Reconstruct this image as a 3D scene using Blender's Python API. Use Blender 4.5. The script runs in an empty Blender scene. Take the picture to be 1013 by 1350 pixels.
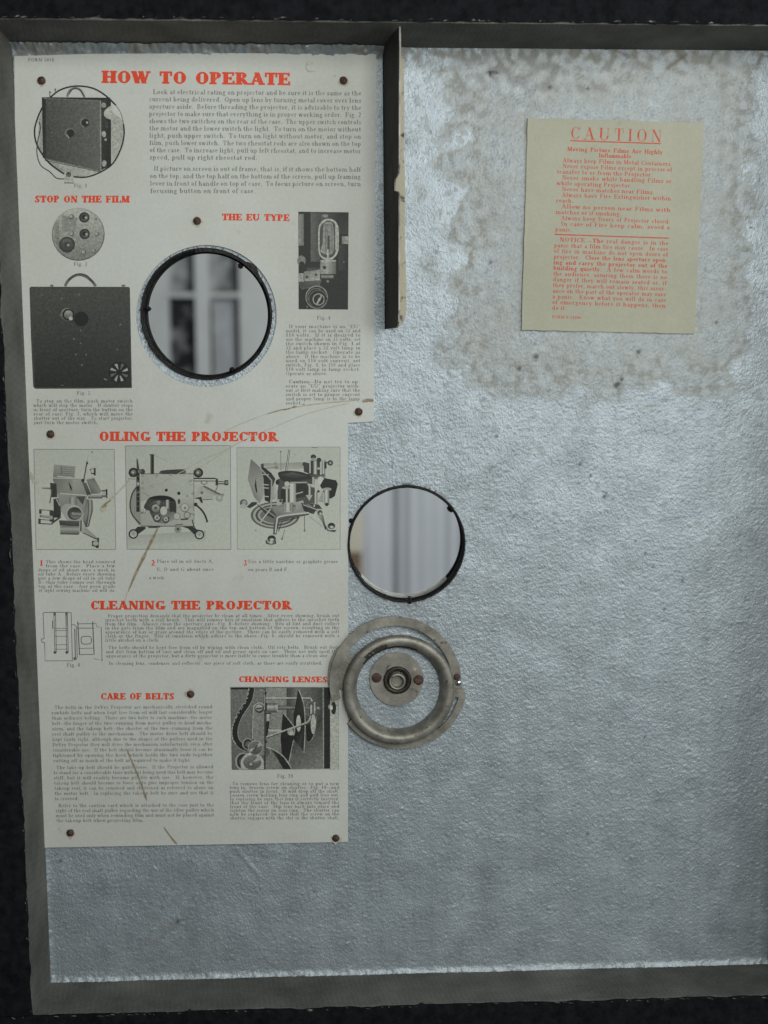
import bpy, math, random
import numpy as np
from mathutils import Vector, Matrix
from mathutils.geometry import tessellate_polygon, delaunay_2d_cdt

random.seed(7)
rng = np.random.default_rng(11)
S = bpy.context.scene
COL = S.collection

# ------------------------------------------------------------------ camera
FPX, CX, CY = 1700.0, 506.5, 675.0          # focal length and centre in photo pixels
D = 0.56                                    # camera to panel, metres
U = D / FPX                                 # one photo pixel on the panel at the foot point
Z0 = 0.345                                  # height of the foot point
N = np.array([-83., -240., 1700.]); N /= np.linalg.norm(N)
R = np.array([35900., -325., 1700.]); R -= N * (R @ N); R /= np.linalg.norm(R)
DN = np.cross(N, R)

cam_d = bpy.data.cameras.new('camera'); cam = bpy.data.objects.new('camera', cam_d); COL.objects.link(cam)
def w_of(i): return Vector((R[i], N[i], -DN[i]))
cx_, cy_, cz_ = w_of(0), -w_of(1), -w_of(2)
m = Matrix.Identity(4)
for r in range(3):
    m[r][0], m[r][1], m[r][2] = cx_[r], cy_[r], cz_[r]
m[0][3], m[1][3], m[2][3] = 0, -D, Z0
cam.matrix_world = m
cam_d.sensor_fit = 'VERTICAL'; cam_d.sensor_height = 24.0; cam_d.lens = 24.0 * FPX / 1350.0
cam_d.clip_start = 0.01; cam_d.clip_end = 50
cam_d.dof.use_dof = True; cam_d.dof.focus_distance = D * 1.003; cam_d.dof.aperture_fstop = 6.2
S.camera = cam

# ------------------------------------------------------------------ light
W = bpy.data.worlds.new('World'); S.world = W; W.use_nodes = True
bg = W.node_tree.nodes['Background']
bg.inputs[0].default_value = (0.66, 0.84, 1.0, 1); bg.inputs[1].default_value = 0.06
def area(name, loc, target, sx, sy, power, col):
    l = bpy.data.lights.new(name, 'AREA'); l.shape = 'RECTANGLE'; l.size = sx; l.size_y = sy
    l.energy = power; l.color = col
    o = bpy.data.objects.new(name, l); COL.objects.link(o); o.location = loc
    o.rotation_euler = (Vector(target) - Vector(loc)).to_track_quat('-Z', 'Y').to_euler()
    return o
area('window_light', (0.17, -0.70, 0.53), (0.01, 0, 0.37), 0.36, 0.44, 4.5, (0.97, 1.0, 0.985))
area('side_window_light', (0.80, -0.62, 0.42), (0.02, 0, 0.36), 0.60, 0.60, 3.4, (0.92, 0.98, 1.0))
area('backdrop_fill_light', (0.9, 0.5, 0.9), (0.0, 2.5, 0.3), 0.8, 0.8, 27.0, (0.98, 1.0, 0.97))  # unseen lamp added behind the panel to light the backdrop
vs = S.view_settings
vs.view_transform = 'Standard'; vs.look = 'None'; vs.exposure = 0.0; vs.gamma = 1.0; vs.use_curve_mapping = False

# ------------------------------------------------------------------ helpers
def P(px, py, h=0.0):
    """photo pixel -> point on the plane h metres in front of the panel"""
    d = np.array([px - CX, py - CY, FPX]); k = (D - h) / (d @ N)
    return Vector((k * (d @ R), -h, Z0 - k * (d @ DN)))
def unP(X, Zw):
    """points of the panel plane -> photo pixel (numpy)"""
    d = X[..., None] * R + D * N + (Z0 - Zw)[..., None] * DN
    return CX + FPX * d[..., 0] / d[..., 2], CY + FPX * d[..., 1] / d[..., 2]

def tag(o, label=None, cat=None, group=None, kind=None):
    if label: o['label'] = label
    if cat: o['category'] = cat
    if group: o['group'] = group
    if kind: o['kind'] = kind
    return o
def empty(name, loc, label, cat, group=None):
    o = bpy.data.objects.new(name, None); COL.objects.link(o); o.location = loc; o.empty_display_size = 0.02
    tag(o, label, cat, group); return o
def wloc(o):
    v = Vector((0, 0, 0))
    while o is not None:
        v += o.location; o = o.parent
    return v
def mesh_obj(name, verts, faces, mats, parent=None, smooth=False, cols=None, mi=None, loc=None, label=None):
    me = bpy.data.meshes.new(name)
    base = wloc(parent) if parent is not None else Vector((0, 0, 0))
    own = Vector(loc) if loc is not None else Vector((0, 0, 0))
    off = np.array(own if parent is None else (base if loc is None else own))
    v = np.asarray([tuple(p) for p in verts], dtype=float) - off
    me.from_pydata(v.tolist(), [], faces); 
    for mt in (mats if isinstance(mats, (list, tuple)) else [mats]): me.materials.append(mt)
    if mi is not None: me.polygons.foreach_set('material_index', mi)
    if smooth: me.polygons.foreach_set('use_smooth', [True] * len(me.polygons))
    if cols is not None:
        a = me.color_attributes.new('ink', 'FLOAT_COLOR', 'POINT')
        a.data.foreach_set('color', np.asarray(cols, dtype=np.float32).ravel())
    me.update()
    o = bpy.data.objects.new(name, me); COL.objects.link(o)
    if parent is not None:
        o.parent = parent
        if loc is not None: o.location = own - base
    elif loc is not None: o.location = own
    if label: o['label'] = label
    return o

def lin(c): 
    c = c / 255.0
    return c / 12.92 if c <= 0.04045 else ((c + 0.055) / 1.055) ** 2.4

# ------------------------------------------------------------------ materials
def new_mat(name):
    mt = bpy.data.materials.new(name); mt.use_nodes = True
    nt = mt.node_tree; b = nt.nodes['Principled BSDF']; return mt, nt, b
def noise(nt, scale, detail=4, rough=0.6, coord='Object', stretch=None):
    tc = nt.nodes.new('ShaderNodeTexCoord'); n = nt.nodes.new('ShaderNodeTexNoise')
    n.inputs['Scale'].default_value = scale; n.inputs['Detail'].default_value = detail; n.inputs['Roughness'].default_value = rough
    src = tc.outputs[coord]
    if stretch:
        mp = nt.nodes.new('ShaderNodeMapping'); mp.inputs['Scale'].default_value = stretch
        nt.links.new(src, mp.inputs[0]); src = mp.outputs[0]
    nt.links.new(src, n.inputs['Vector']); return n
def ramp(nt, src, stops):
    r = nt.nodes.new('ShaderNodeValToRGB')
    e = r.color_ramp.elements
    while len(e) < len(stops): e.new(0.5)
    for el, (p, c) in zip(e, stops): el.position = p; el.color = (*c, 1) if len(c) == 3 else c
    nt.links.new(src, r.inputs[0]); return r
def bump(nt, b, src, dist, strength=1.0, prev=None):
    bp = nt.nodes.new('ShaderNodeBump'); bp.inputs['Distance'].default_value = dist; bp.inputs['Strength'].default_value = strength
    nt.links.new(src, bp.inputs['Height'])
    if prev: nt.links.new(prev.outputs[0], bp.inputs['Normal'])
    nt.links.new(bp.outputs[0], b.inputs['Normal']); return bp
def mul(nt, a, bsock, fac=1.0):
    x = nt.nodes.new('ShaderNodeMix'); x.data_type = 'RGBA'; x.blend_type = 'MULTIPLY'; x.inputs[0].default_value = fac
    nt.links.new(a, x.inputs[6]); nt.links.new(bsock, x.inputs[7]); return x.outputs[2]

def noisy(name, c0, c1, scale, rough=0.7, metal=0.0, bscale=None, bdist=0.0, p0=0.35, p1=0.65, spec=0.5, detail=5):
    mt, nt, b = new_mat(name)
    n = noise(nt, scale, detail); r = ramp(nt, n.outputs['Fac'], [(p0, c0), (p1, c1)])
    nt.links.new(r.outputs[0], b.inputs['Base Color'])
    b.inputs['Roughness'].default_value = rough; b.inputs['Metallic'].default_value = metal
    b.inputs['Specular IOR Level'].default_value = spec
    if bscale:
        n2 = noise(nt, bscale, 3); bump(nt, b, n2.outputs['Fac'], bdist)
    return mt

# silver paint: colour and dirt come from the mesh attribute
M = {}
mt, nt, b = new_mat('silver_paint')
at = nt.nodes.new('ShaderNodeAttribute'); at.attribute_name = 'ink'
nt.links.new(at.outputs['Color'], b.inputs['Base Color'])
mm = nt.nodes.new('ShaderNodeMath'); mm.operation = 'MULTIPLY'; mm.inputs[1].default_value = 0.52
nt.links.new(at.outputs['Alpha'], mm.inputs[0]); nt.links.new(mm.outputs[0], b.inputs['Metallic'])
rr = nt.nodes.new('ShaderNodeMapRange'); rr.inputs[3].default_value = 0.8; rr.inputs[4].default_value = 0.50
nt.links.new(at.outputs['Alpha'], rr.inputs[0]); nt.links.new(rr.outputs[0], b.inputs['Roughness'])
n0 = noise(nt, 330, 2, 0.5); bp0 = bump(nt, b, n0.outputs['Fac'], 0.0005, 0.35)
n1 = noise(nt, 1000, 3, 0.6, stretch=(1.15, 1, 0.85)); bump(nt, b, n1.outputs['Fac'], 0.00052, 0.75, bp0)
M['silver'] = mt

def paper(name, c, c2, spots):
    mt, nt, b = new_mat(name)
    n = noise(nt, 14, 6, 0.65); r = ramp(nt, n.outputs['Fac'], [(0.3, c2), (0.7, c)])
    f = noise(nt, 700, 2, 0.5); r2 = ramp(nt, f.outputs['Fac'], [(0.3, (0.93,)*3), (0.7, (1.0,)*3)])
    col = mul(nt, r.outputs[0], r2.outputs[0])
    s = noise(nt, 75, 3, 0.5); r3 = ramp(nt, s.outputs['Fac'], [(0.24, spots), (0.31, (1, 1, 1))])
    col = mul(nt, col, r3.outputs[0], 0.6)
    nt.links.new(col, b.inputs['Base Color'])
    b.inputs['Roughness'].default_value = 0.62; b.inputs['Specular IOR Level'].default_value = 0.35
    w = noise(nt, 16, 3, 0.5); bp = bump(nt, b, w.outputs['Fac'], 0.0034, 0.4)
    g = noise(nt, 1500, 2, 0.5); bump(nt, b, g.outputs['Fac'], 0.00008, 0.5, bp)
    return mt
M['paper'] = paper('instruction_paper', (0.515, 0.525, 0.478), (0.445, 0.445, 0.388), (0.75, 0.65, 0.5))
M['card'] = paper('caution_paper', (0.385, 0.378, 0.285), (0.305, 0.295, 0.215), (0.8, 0.72, 0.6))

def ink(name, c, worn=0.12):
    mt, nt, b = new_mat(name)
    n = noise(nt, 520, 3, 0.6)
    c2 = tuple(x + (y - x) * worn for x, y in zip(c, (0.5, 0.5, 0.42)))
    r = ramp(nt, n.outputs['Fac'], [(0.42, c), (0.75, c2)])
    nt.links.new(r.outputs[0], b.inputs['Base Color']); b.inputs['Roughness'].default_value = 0.6
    b.inputs['Specular IOR Level'].default_value = 0.3
    return mt
M['red'] = ink('red_ink', (0.60, 0.046, 0.008), 0.05)
M['card_red'] = ink('faded_red_ink', (0.44, 0.056, 0.026), 0.12)
M['black_ink'] = ink('black_ink', (0.14, 0.14, 0.128), 0.35)
M['stain'] = ink('brown_stain', (0.215, 0.15, 0.08), 0.5)
M['tack_halo'] = ink('tack_halo', (0.37, 0.33, 0.25), 0.6)
M['crease'] = ink('crease', (0.36, 0.33, 0.25), 0.5)
# halftone print: grey tone from the mesh attribute with the screen's grain
def halftone(name, lo, hi):
    mt, nt, b = new_mat(name)
    at = nt.nodes.new('ShaderNodeAttribute'); at.attribute_name = 'ink'
    n = noise(nt, 1500, 2, 0.6); r = ramp(nt, n.outputs['Fac'], [(0.3, (lo,)*3), (0.7, (hi,)*3)])
    n = noise(nt, 800, 4, 0.7); r2 = ramp(nt, n.outputs['Fac'], [(0.3, (lo - 0.05,)*3), (0.7, (hi + 0.03,)*3)])
    nt.links.new(mul(nt, mul(nt, at.outputs['Color'], r.outputs[0], 0.8), r2.outputs[0]), b.inputs['Base Color'])
    b.inputs['Roughness'].default_value = 0.55; b.inputs['Specular IOR Level'].default_value = 0.3
    return mt
M['print'] = halftone('halftone_dark_print', 0.70, 1.22)
M['print_light'] = halftone('halftone_light_print', 0.95, 1.03)

# grey woven lining cloth
mt, nt, b = new_mat('grey_lining_cloth')
n = noise(nt, 30, 5, 0.6); r = ramp(nt, n.outputs['Fac'], [(0.3, (0.045, 0.044, 0.037)), (0.7, (0.135, 0.134, 0.118))])
tc = nt.nodes.new('ShaderNodeTexCoord'); wv = nt.nodes.new('ShaderNodeTexChecker'); wv.inputs['Scale'].default_value = 620
mp = nt.nodes.new('ShaderNodeMapping'); mp.inputs['Rotation'].default_value = (0.0, 0.0, 0.65)
nt.links.new(tc.outputs['Object'], mp.inputs[0]); nt.links.new(mp.outputs[0], wv.inputs[0])
wv.inputs[1].default_value = (0.90, 0.90, 0.90, 1); wv.inputs[2].default_value = (1.05, 1.05, 1.05, 1)
nt.links.new(mul(nt, r.outputs[0], wv.outputs[0]), b.inputs['Base Color']); b.inputs['Roughness'].default_value = 0.9
n = noise(nt, 1100, 2); bump(nt, b, n.outputs['Fac'], 0.0003)
M['lining'] = mt
M['black'] = noisy('black_leatherette', (0.003, 0.0035, 0.0045), (0.009, 0.010, 0.012), 260, 0.85, 0, 900, 0.0003, spec=0.1)
M['worn_edge'] = noisy('worn_edge', (0.05, 0.05, 0.045), (0.33, 0.33, 0.29), 330, 0.9, p0=0.5, p1=0.68)
M['fin'] = noisy('dark_plate', (0.022, 0.021, 0.018), (0.045, 0.042, 0.034), 120, 0.7, 0.0, 500, 0.0002, spec=0.25)
M['fin_edge'] = noisy('bare_plate_edge', (0.06, 0.045, 0.035), (0.30, 0.27, 0.24), 90, 0.5, 0.3)
M['tan'] = noisy('chipped_tan_strip', (0.05, 0.035, 0.02), (0.36, 0.33, 0.24), 260, 0.8, 0, 500, 0.0005, p0=0.33, p1=0.46)
M['rubber'] = noisy('black_gasket', (0.004, 0.004, 0.004), (0.014, 0.012, 0.010), 240, 0.55, 0, 400, 0.0006, spec=0.25)
M['sleeve'] = noisy('lit_sleeve', (0.30, 0.31, 0.29), (0.5, 0.5, 0.46), 200, 0.6, 0.0)
M['nickel'] = noisy('dull_nickel', (0.16, 0.15, 0.122), (0.31, 0.295, 0.25), 130, 0.5, 0.55, 900, 0.00006, detail=7)
mt = M['nickel']; nt = mt.node_tree; b = nt.nodes['Principled BSDF']
src = b.inputs['Base Color'].links[0].from_socket
dn = noise(nt, 420, 4, 0.65); dr = ramp(nt, dn.outputs['Fac'], [(0.30, (0.22, 0.19, 0.15)), (0.40, (1, 1, 1))])
nt.links.new(mul(nt, src, dr.outputs[0], 0.85), b.inputs['Base Color'])
M['nickel_dark'] = noisy('tarnished_nickel', (0.012, 0.010, 0.008), (0.07, 0.058, 0.044), 260, 0.5, 0.6)
M['grime'] = noisy('grime', (0.012, 0.010, 0.008), (0.05, 0.04, 0.03), 500, 0.8)
M['rust'] = noisy('rust', (0.022, 0.012, 0.009), (0.085, 0.043, 0.028), 420, 0.75, 0.1, 700, 0.0006)
M['chrome'] = noisy('bright_metal', (0.5, 0.5, 0.48), (0.75, 0.75, 0.72), 300, 0.25, 1.0)
M['white_wood'] = noisy('white_window_paint', (0.50, 0.53, 0.52), (0.58, 0.61, 0.60), 8, 0.5)
M['pane1'] = noisy('murky_pane', (0.10, 0.105, 0.11), (0.40, 0.42, 0.42), 22, 0.3, p0=0.38, p1=0.62)
M['pane_dark'] = noisy('dark_pane', (0.010, 0.011, 0.013), (0.30, 0.31, 0.32), 16, 0.3, p0=0.48, p1=0.68)
M['pane_light'] = noisy('pale_pane', (0.27, 0.29, 0.31), (0.52, 0.54, 0.56), 6, 0.3)
M['curtain'] = noisy('pale_grey_cloth', (0.56, 0.59, 0.62), (0.61, 0.64, 0.67), 3, 0.9)
M['room_wall'] = noisy('grey_wall_paint', (0.40, 0.42, 0.43), (0.45, 0.47, 0.48), 2, 0.9)
M['cream'] = noisy('cream_panel', (0.62, 0.56, 0.45), (0.72, 0.68, 0.58), 5, 0.7)
M['brown'] = noisy('brown_wood', (0.13, 0.085, 0.05), (0.34, 0.23, 0.14), 9, 0.7)
mt, nt, b = new_mat('window_glass')
b.inputs['Base Color'].default_value = (1, 1, 1, 1); b.inputs['Transmission Weight'].default_value = 1
b.inputs['Roughness'].default_value = 0.0; b.inputs['IOR'].default_value = 1.02
M['glass'] = mt

# ------------------------------------------------------------------ geometry helpers
def catmull(pts, n=8, closed=False):
    pts = [np.array(p, float) for p in pts]; out = []
    m_ = len(pts); rngs = range(m_ if closed else m_ - 1)
    for i in rngs:
        if closed: a, b_, c, d = pts[i - 1], pts[i], pts[(i + 1) % m_], pts[(i + 2) % m_]
        else: a, b_, c, d = pts[max(i - 1, 0)], pts[i], pts[i + 1], pts[min(i + 2, m_ - 1)]
        for k in range(n):
            t = k / n
            out.append(0.5 * ((2 * b_) + (c - a) * t + (2 * a - 5 * b_ + 4 * c - d) * t * t + (3 * b_ - a - 3 * c + d) * t ** 3))
    if not closed: out.append(pts[-1])
    return [tuple(p) for p in out]

def prism(outline, h0, h1, hole=None, bevel=0.0):
    """outline in photo pixels at plane h; solid between h0 and h1 metres in front of the panel"""
    polys = [outline] + ([hole] if hole else [])
    flat = [p for q in polys for p in q]; n = len(flat)
    tris = tessellate_polygon([[Vector((x, -y, 0)) for x, y in q] for q in polys])
    V = [P(x, y, h1) for x, y in flat]
    base = [Vector((v.x, -h0, v.z)) for v in V]
    F = [tuple(t) for t in tris] + [tuple(n + i for i in reversed(t)) for t in tris]
    k = 0
    for q in polys:
        L = len(q)
        for i in range(L):
            a, b_ = k + i, k + (i + 1) % L
            F.append((a, b_, n + b_, n + a))
        k += L
    return V + base, F

def fix_normals(o):
    import bmesh
    bm = bmesh.new(); bm.from_mesh(o.data); bmesh.ops.recalc_face_normals(bm, faces=bm.faces); bm.to_mesh(o.data); bm.free()
def add_bevel(o, w, seg=2):
    md = o.modifiers.new('bevel', 'BEVEL'); md.width = w; md.segments = seg; md.limit_method = 'ANGLE'; md.angle_limit = 0.7
    return o

def lathe(cx, cy, h, prof, seg=96, a0=0.0, a1=360.0, jitter=0.0, sx=1.0):
    """prof: list of (radius px, height m above h); axis through photo pixel (cx,cy) on plane h"""
    c = P(cx, cy, h); full = abs(a1 - a0) >= 360
    V, F = [], []; ns = seg if full else seg + 1; L = len(prof)
    for i in range(ns):
        a = math.radians(a0 + (a1 - a0) * i / seg)
        for r, z in prof:
            rj = r + (random.uniform(-jitter, jitter) if jitter else 0)
            V.append((c.x + rj * U * math.cos(a) * sx, -(h + z), c.z + rj * U * math.sin(a)))
    for i in range(seg):
        j = (i + 1) % ns
        for k in range(L - 1):
            F.append((i * L + k, j * L + k, j * L + k + 1, i * L + k + 1))
    return V, F

def circle_pts(cx, cy, r, n=72, a0=0, a1=360, ry=None):
    ry = ry or r; full = abs(a1 - a0) >= 360; m_ = n if full else n + 1
    return [(cx + r * math.cos(math.radians(a0 + (a1 - a0) * i / n)), cy - ry * math.sin(math.radians(a0 + (a1 - a0) * i / n))) for i in range(m_)]

def box(x0, x1, y0, y1, z0, z1):
    V = [(x, y, z) for x in (x0, x1) for y in (y0, y1) for z in (z0, z1)]
    F = [(0, 1, 3, 2), (4, 6, 7, 5), (0, 4, 5, 1), (2, 3, 7, 6), (0, 2, 6, 4), (1, 5, 7, 3)]
    return V, F

def fft_noise(shape, lam, spread=0.45, seed=0):
    """band-limited noise, lam = wavelength in grid cells, unit variance"""
    g = np.random.default_rng(seed).standard_normal(shape)
    f = np.sqrt(np.fft.fftfreq(shape[0])[:, None] ** 2 + np.fft.fftfreq(shape[1])[None, :] ** 2) + 1e-9
    k = np.exp(-(np.log(f * lam) ** 2) / (2 * spread ** 2))
    z = np.fft.ifft2(np.fft.fft2(g) * k).real
    return z / z.std()
def sstep(a, b_, x):
    t = np.clip((x - a) / (b_ - a), 0, 1); return t * t * (3 - 2 * t)

# ================================================================== the case
HOLE_A = (272.5, 414.5, 85.0)      # window in the instruction sheet
HOLE_B = (536.0, 717.0, 79.5)      # lower window
DEPTH = 0.031                      # depth of the tray
TL, BL = P(25, 61), P(60.5, 1293); BR, TR = P(1013, 1271), P(1013, 66)
XL = (TL.x + BL.x) / 2; ZT = (TL.z + TR.z) / 2; ZB = (BL.z + BR.z) / 2
XR = P(1040, 600).x
print('panel corners', TL, BL, BR, TR)

case = empty('projector_case', (0, 0, ZB - 0.02), 'open projector case tray with textured silver inside, grey lined walls and black edge', 'projector case')

# --- silver panel: one displaced sheet with two round openings
g = 2.0 * U
nx, nz = int((XR - XL) / g) + 1, int((ZT - ZB) / g) + 1
Xs, Zs = np.linspace(XL, XR, nx), np.linspace(ZB, ZT, nz)
X, Z = np.meshgrid(Xs, Zs)
sh = X.shape
f1 = fft_noise(sh, 4.6, 0.75, 1); f2 = fft_noise(sh, 3.0, 0.6, 2); f3 = fft_noise(sh, 12, 0.5, 3); fw = fft_noise(sh, 120, 0.5, 4)
cr = fft_noise(sh, 9, 0.4, 5); crm = fft_noise(sh, 16, 0.4, 6)
pxm, pym = unP(X, Z)
# texture is calmer towards the bottom right, rougher at the top
vstreak = np.repeat(fft_noise((1, nx), 22, 0.7, 41), nz, 0) * 0.6 + 0.8 * fft_noise(sh, 70, 0.6, 42)
amp = np.clip(0.72 + 0.25 * sstep(700, 150, pym) + 0.14 * fft_noise(sh, 45, 0.7, 43), 0.3, 1.5)
H = amp * (0.085 * f1 + 0.105 * f2 + 0.05 * f3) + 0.38 * fw + 0.08 * fft_noise(sh, 24, 0.6, 44)
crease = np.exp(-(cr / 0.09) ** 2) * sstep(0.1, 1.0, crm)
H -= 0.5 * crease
flake = sstep(1.35, 2.2, fft_noise(sh, 4.0, 0.3, 8)); H += 0.75 * flake
curl = fft_noise(sh, 6, 0.4, 31); curlm = fft_noise(sh, 5, 0.35, 32); H += 0.8 * np.exp(-(curl / 0.16) ** 2) * sstep(1.5, 2.2, curlm)
H += 0.10 * sstep(1.0, 2.4, np.abs(fft_noise(sh, 30, 0.6, 33))) * f1
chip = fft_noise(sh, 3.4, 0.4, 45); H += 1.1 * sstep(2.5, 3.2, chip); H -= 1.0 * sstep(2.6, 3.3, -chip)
# fillet of paint where the sheet meets the walls
dl, dt, db = (X - XL) / U, (ZT - Z) / U, (Z - ZB) / U
ragged = 0.8 * fft_noise(sh, 9, 0.6, 9)
nb = fft_noise(sh, 6, 0.6, 10)
for dd, wd, hh in ((dl, 7, 1.6), (dt, 17, 14.0 * sstep(560, 470, pxm) + 3), (db, 9, 3.6)):
    t = np.clip(1 - (dd + ragged) / wd, 0, 1); H += hh * t * t * (1 + 0.12 * nb)
# scratch below the sheet
def seg_dist(x, y, ax, ay, bx, by):
    vx, vy = bx - ax, by - ay; t = np.clip(((x - ax) * vx + (y - ay) * vy) / (vx * vx + vy * vy), 0, 1)
    return np.hypot(x - ax - t * vx, y - ay - t * vy)
sc = np.minimum(seg_dist(pxm, pym, 313, 1120, 328, 1138), seg_dist(pxm, pym, 328, 1138, 343, 1156)); H += 0.8 * np.exp(-(sc / 2.2) ** 2)
Y = -H * U
# colour and dirt
n25, n8, n60, n3 = fft_noise(sh, 13, 0.5, 21), fft_noise(sh, 4, 0.4, 22), fft_noise(sh, 40, 0.5, 23), fft_noise(sh, 2.5, 0.3, 24)
col = np.empty(sh + (4,)); col[..., 0], col[..., 1], col[..., 2], col[..., 3] = 0.328, 0.366, 0.384, 1.0
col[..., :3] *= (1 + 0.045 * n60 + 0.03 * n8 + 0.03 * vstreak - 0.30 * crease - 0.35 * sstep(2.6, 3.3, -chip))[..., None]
def blend(mask, c, metal):
    m_ = np.clip(mask, 0, 1)[..., None]
    col[..., :3] = col[..., :3] * (1 - m_) + np.array(c) * m_
    col[..., 3] = col[..., 3] * (1 - m_[..., 0]) + metal * m_[..., 0]
dx = np.maximum(np.maximum(692 - pxm, pxm - 926), 0); dy = np.maximum(np.maximum(156 - pym, pym - 438), 0)
ax = np.where(pxm < 800, dx / 105, dx / 64); ay = np.where(pym < 300, dy / 98, dy / 80)
rad = (ax ** 3 + ay ** 3) ** (1 / 3) + 0.17 * n60 + 0.10 * n25
halo = sstep(1.05, 0.86, rad)
verts_grit = halo * (0.16 * n3 + 0.12 * n8)
rim = np.exp(-((rad - 0.84) / 0.16) ** 2)
blend(halo * np.clip(0.50 + 0.08 * n25 + 0.07 * n8 + 0.13 * n60 + 0.10 * n3, 0, 0.85), (0.285, 0.283, 0.248), 0.35)
blend(halo * sstep(1.0, 1.6, n3 + 0.5 * n25) * 0.4, (0.17, 0.155, 0.12), 0.1)
blend(halo * sstep(0.9, 1.5, n3 - 0.4 * n25) * 0.5, (0.45, 0.44, 0.40), 0.2)
crust = np.exp(-((rad - 0.97 - 0.05 * n8) / 0.05) ** 2) * sstep(-0.2, 0.8, n25)
blend(crust * 0.5, (0.19, 0.175, 0.14), 0.1)
blend(halo * rim * sstep(0.1, 1.1, n25 + 0.6 * n8) * 0.45, (0.20, 0.185, 0.145), 0.2)
blend(halo * sstep(1.3, 2.2, n25 + 0.25 * n8) * 0.4, (0.38, 0.42, 0.44), 0.5)
dcard = np.hypot(dx, dy); blend(np.exp(-(dcard / 26) ** 2) * (dcard > 1) * sstep(0.35, 1.3, n25 + 0.5 * n60) * 0.6, (0.42, 0.46, 0.48), 0.4)
# grime along the top edge, smudges low on the left
blend(sstep(34, 4, dt) * np.clip(0.25 + 0.3 * n25 + 0.2 * n60, 0, 0.8), (0.21, 0.195, 0.15), 0.1)
sm = np.exp(-(((pxm - 215) / 75) ** 2 + ((pym - 1240) / 50) ** 2)) + 0.7 * np.exp(-(((pxm - 235) / 60) ** 2 + ((pym - 1165) / 40) ** 2)) + 0.8 * np.exp(-(((pxm - 690) / 80) ** 2 + ((pym - 90) / 40) ** 2))
blend(sm * np.clip(0.3 + 0.3 * n25, 0, 0.6), (0.16, 0.16, 0.16), 0.4)
blend(sstep(1.55, 2.2, n25 + 0.4 * n60) * 0.3, (0.22, 0.21, 0.185), 0.3)
# dark flecks and pits
for (a, b_, r_) in ((707, 470, 3.6), (685, 486, 3.2), (842, 464, 3.0), (812, 508, 3.4), (815, 506, 3), (820, 500, 2.4), (765, 612, 2.2), (779, 627, 2), (797, 655, 2.4), (800, 650, 1.6),
                    (838, 713, 1.6), (851, 729, 2), (861, 747, 1.8), (900, 765, 2), (775, 1099, 2.6), (813, 1040, 1.8), (850, 972, 2), (725, 115, 2.5), (775, 117, 2.3), (647, 346, 2),
                    (235, 1215, 3), (80, 1135, 3), (932, 843, 1.6), (876, 803, 2), (655, 575, 2), (618, 640, 1.6), (990, 300, 1.6), (945, 425, 2), (700, 1290, 2)):
    blend(np.exp(-(((pxm - a) ** 2 + (pym - b_) ** 2) / r_ ** 2) ** 1.5) * 0.85, (0.05, 0.045, 0.04), 0.0)
hk = np.minimum(seg_dist(pxm, pym, 645, 95, 656, 96), seg_dist(pxm, pym, 646, 96, 647, 100)); blend(np.exp(-(hk / 1.5) ** 2), (0.02, 0.02, 0.025), 0)
for (a, b_, c_, d_) in ((1005, 72, 1000, 84), (940, 70, 936, 82), (795, 60, 830, 75), (890, 66, 905, 82), (880, 90, 905, 72)):
    blend(np.exp(-(seg_dist(pxm, pym, a, b_, c_, d_) / 2.2) ** 2) * 0.6, (0.12, 0.105, 0.075), 0)
blend(np.exp(-((np.hypot(pxm - 545, pym - 797) ) / 14) ** 2) * sstep(-0.3, 0.6, n8) * 0.7, (0.14, 0.11, 0.08), 0)
# openings
Y = Y - verts_grit * U
verts = np.stack([X, Y, Z], -1)
drop = np.zeros(sh, bool)
for (hx, hy, hr) in (HOLE_A, HOLE_B):
    c = P(hx, hy); rr_ = np.hypot(X - c.x, Z - c.z); Rm = hr * U
    near = np.abs(rr_ - Rm) < 0.75 * g
    k = np.where(near, Rm / np.maximum(rr_, 1e-9), 1)
    verts[..., 0] = np.where(near, c.x + (X - c.x) * k, verts[..., 0]); verts[..., 2] = np.where(near, c.z + (Z - c.z) * k, verts[..., 2])
    verts[..., 1] = np.where(near, verts[..., 1] * 0.3, verts[..., 1])
    drop |= (rr_ < Rm - 0.75 * g)
idx = np.arange(nx * nz).reshape(sh)
q = np.stack([idx[:-1, :-1], idx[:-1, 1:], idx[1:, 1:], idx[1:, :-1]], -1).reshape(-1, 4)
q = q[~drop.ravel()[q].any(1)]
VX = verts.reshape(-1, 3)
cen = VX[q].mean(1)
ok = np.ones(len(q), bool)
for (hx, hy, hr) in (HOLE_A, HOLE_B):
    c = P(hx, hy); ok &= np.hypot(cen[:, 0] - c.x, cen[:, 2] - c.z) > hr * U * 0.995
q = q[ok]
used = np.unique(q); remap = -np.ones(nx * nz, int); remap[used] = np.arange(len(used))
panel = mesh_obj('inner_panel', VX[used], remap[q].tolist(), M['silver'], case, True, col.reshape(-1, 4)[used])

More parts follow.
